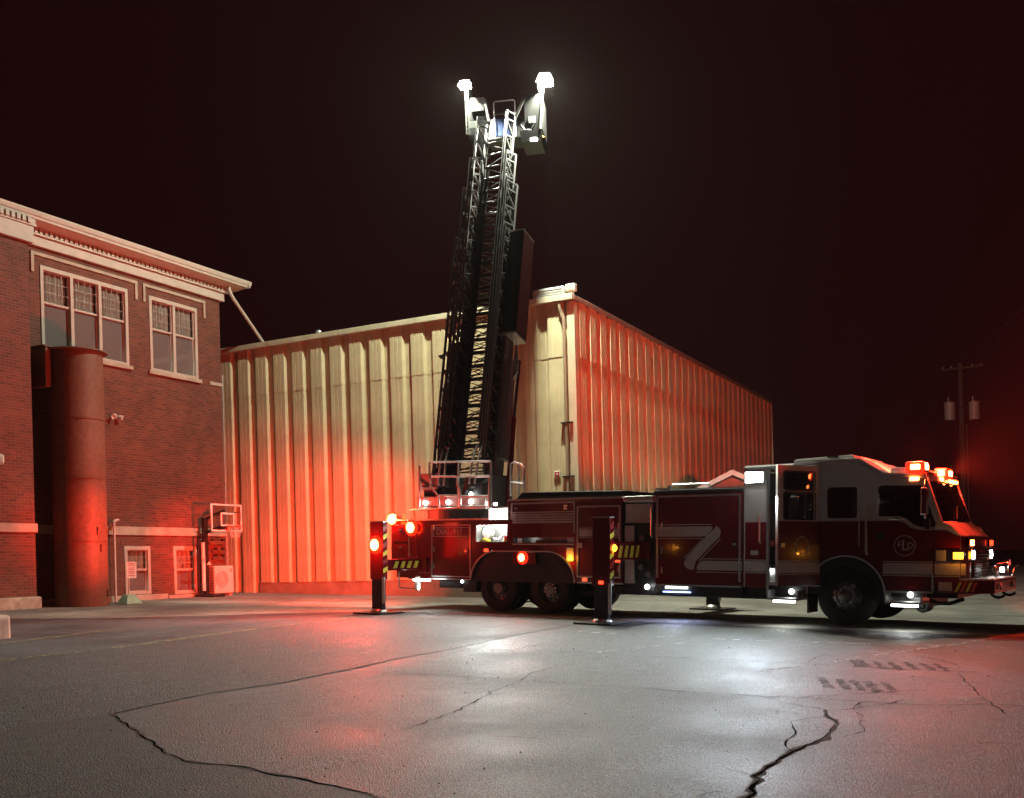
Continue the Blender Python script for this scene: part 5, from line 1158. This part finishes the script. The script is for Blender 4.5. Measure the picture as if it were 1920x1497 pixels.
pobj('amber_marker', 'amberlens', MB().ball((1.08, -.12, -.50), .02))

# ------------------------------------------------------------------ scene lights on the body
def scene_lamp(x, z, sx, sz, y=N):
    b = part('scene_lamp', 'chrome', MB().box((x-sx-.03, y-.05, z-sz-.03), (x+sx+.03, y-.002, z+sz+.03)), bevel=.01)
    MB().box((x-sx, y-.065, z-sz), (x+sx, y-.051, z+sz)).build('lamp_lens', M['whitelens'], b, bevel=.006)
scene_lamp(-7.78, 2.15, .24, .12, N+.02); scene_lamp(-1.74, 2.76, .17, .10)
part('lamp_bracket', 'alu', MB().box((-7.95, N+.02, 2.061), (-7.60, N+.10, 2.06+.26)))

# ------------------------------------------------------------------ the lamps' own light
WH = (.94, 1.0, .80); RD = (1.0, .040, .016)
def plamp(name, loc, e, col, rad=.1, mtx=None, **kw):
    if mtx is not None: loc = tuple(mtx @ Vector(loc))
    return lamp('POINT', name, T, loc, e, col, rad)
def slamp(name, loc, e, col, direction, spot, rad=.08, blend=.5): return lamp('SPOT', name, T, loc, e, col, rad, direction, spot, blend)
def wdir(x, y, z): return tuple(TI.to_3x3() @ Vector((x, y, z)))       # a world direction in truck coordinates
def toward(src, wx, wy, wz): return tuple(TI @ Vector((wx, wy, wz)) - Vector(src))
L1 = tuple(PL @ Vector((-1.0, -.24, .93))); L2 = tuple(PL @ Vector((1.18, -.14, .90)))
plamp('tower_light', L1, 5800, WH, .08)
plamp('tower_light', L2, 9000, WH, .08)
slamp('tower_under_light', tuple(PL @ Vector((.83, -.20, -.62))), 500, WH, wdir(0, -.5, -1), 110)
B1 = (-11.0, N-.10, 2.14); B2 = (-10.29, N-.28, 1.86); B3 = (-10.20, -2.98, 1.45)
plamp('rear_beacon_light', B1, 260, RD, .08)
for wx, wy, wz, e in ((-10.6, 23.3, 2.6, 6500), (-10.4, 26.6, 2.5, 8800), (-9.6, 31.0, 2.3, 8500)):      # lamp modules fanned over pier, tube and wall
    slamp('rear_beacon_light', B1, e, RD, toward(B1, wx, wy, wz), 22, .08, 1.0)
slamp('rear_beacon_light', B1, 2800, RD, toward(B1, -9.8, 27.4, 6.0), 90, .08, 1.0)
slamp('rear_beacon_light', B1, 15000, RD, toward(B1, -5.0, 31, .2), 92, .08, 1.0)       # over the hall
slamp('rear_beacon_light', B2, 1500, RD, toward(B2, -7, 22, 1.0), 130, .08, .9)
slamp('outrigger_beacon_light', B3, 1700, RD, toward(B3, -9, 16, .9), 130, .08, .9)
plamp('outrigger_beacon_light', B3, 30, RD, .08)
slamp('side_beacon_light', (-7.12, N-.16, 1.17), 90, RD, (0, -1, -.1), 140, .06, .8)
P1 = (1.17, -1.02, 3.10); P2 = (1.62, -.22, 2.82)
slamp('bar_light', P1, 4600, RD, wdir(.56, .83, .16), 122, .06, .06)
slamp('bar_light', P1, 500, RD, toward(P1, 2, 8, 0), 120, .10, .9)
slamp('bar_light', P2, 60000, RD, wdir(1, .25, .30), 120, .10, .9)
slamp('bar_light', P2, 450, RD, wdir(1, -.3, -.15), 120, .10, .9)
plamp('bar_light', (1.45, -.6, 2.98), 300, RD, .08)
slamp('front_red_light', (2.20, -.9, 1.51), 60, RD, (1, -.3, -.2), 140, .05)
slamp('scene_light', (-7.78, N-.10, 2.15), 900, (.88, 1, .97), (0, -1, .0), 150, .08, 1.0)
slamp('scene_light', (-1.74, N-.10, 2.76), 1500, (.74, .90, 1), (0, -1, .0), 150, .08, 1.0)
slamp('head_light', (2.15, -.82, 1.30), 60, (1, .97, .85), (1, 0, -.12), 70)
slamp('head_light', (2.15, .82, 1.30), 60, (1, .97, .85), (1, 0, -.12), 70)
for x, y, z, e, d in ((-1.08, N-.26, .38, 24, (0, -.15, -1)), (1.10, N-.26, .38, 24, (0, -.15, -1)), (-1.0, N-.08, .62, 4, (0, -.5, -1)), (1.14, N-.08, .62, 4, (0, -.5, -1)), (-1.20, N+.46, .98, 3, (0, -1, -.6))):
    slamp('step_light', (x, y, z), e, (.95, 1, .95), d, 150)
slamp('under_light', (-3.40, N-.05, .55), 22, (.85, .92, 1), (0, -.3, -1), 150)
slamp('blue_light', (-3.40, N-.05, .49), 16, (.20, .28, 1), (0, -.2, -1), 150)
slamp('rear_under_light', (-9.80, N-.30, .58), 24, (.95, 1, .95), (0, -.2, -1), 150)
slamp('locker_light', (-8.0, N+.10, 1.88), 6, (1, 1, .92), (0, .4, -1), 160)
slamp('locker_light', (-7.25, N+.08, 1.61), 1.0, (1, 1, .95), (0, .3, -1), 160)
slamp('locker_light', (-5.9, N+.08, 1.61), 1.0, (1, 1, .95), (0, .3, -1), 160)
for x in (-10.32, -9.60, -8.92): slamp('deck_light', (x, -.86, 2.47), 7, (1, 1, .92), (0, -1, -.4), 150)
plamp('amber_light', (-4.0, -2.55, 1.40), .4, (1, .35, .03), .03)
plamp('amber_light', (-5.87, N-.10, 1.16), 4, (1, .35, .03), .03)
plamp('amber_light', (1.95, N-.12, 1.29), 2.5, (1, .35, .03), .03)
# ------------------------------------------------------------------ thin haze volume added to make the lamps glow
hz = MB().box((-90, -8, -6), (90, 150, 22)).build('haze', None, None, kind='stuff', label='thin haze added to give the lamps a glow', cat='haze')
hm = bpy.data.materials.new('night haze'); hm.use_nodes = True; hn = hm.node_tree; hn.nodes.remove(hn.nodes['Principled BSDF'])
pv = hn.nodes.new('ShaderNodeVolumePrincipled'); pv.inputs['Color'].default_value = (.92, .80, .78, 1); pv.inputs['Density'].default_value = .00012
pv.inputs['Anisotropy'].default_value = .3
hn.links.new(pv.outputs[0], hn.nodes['Material Output'].inputs['Volume'])
hz.data.materials.clear(); hz.data.materials.append(hm)
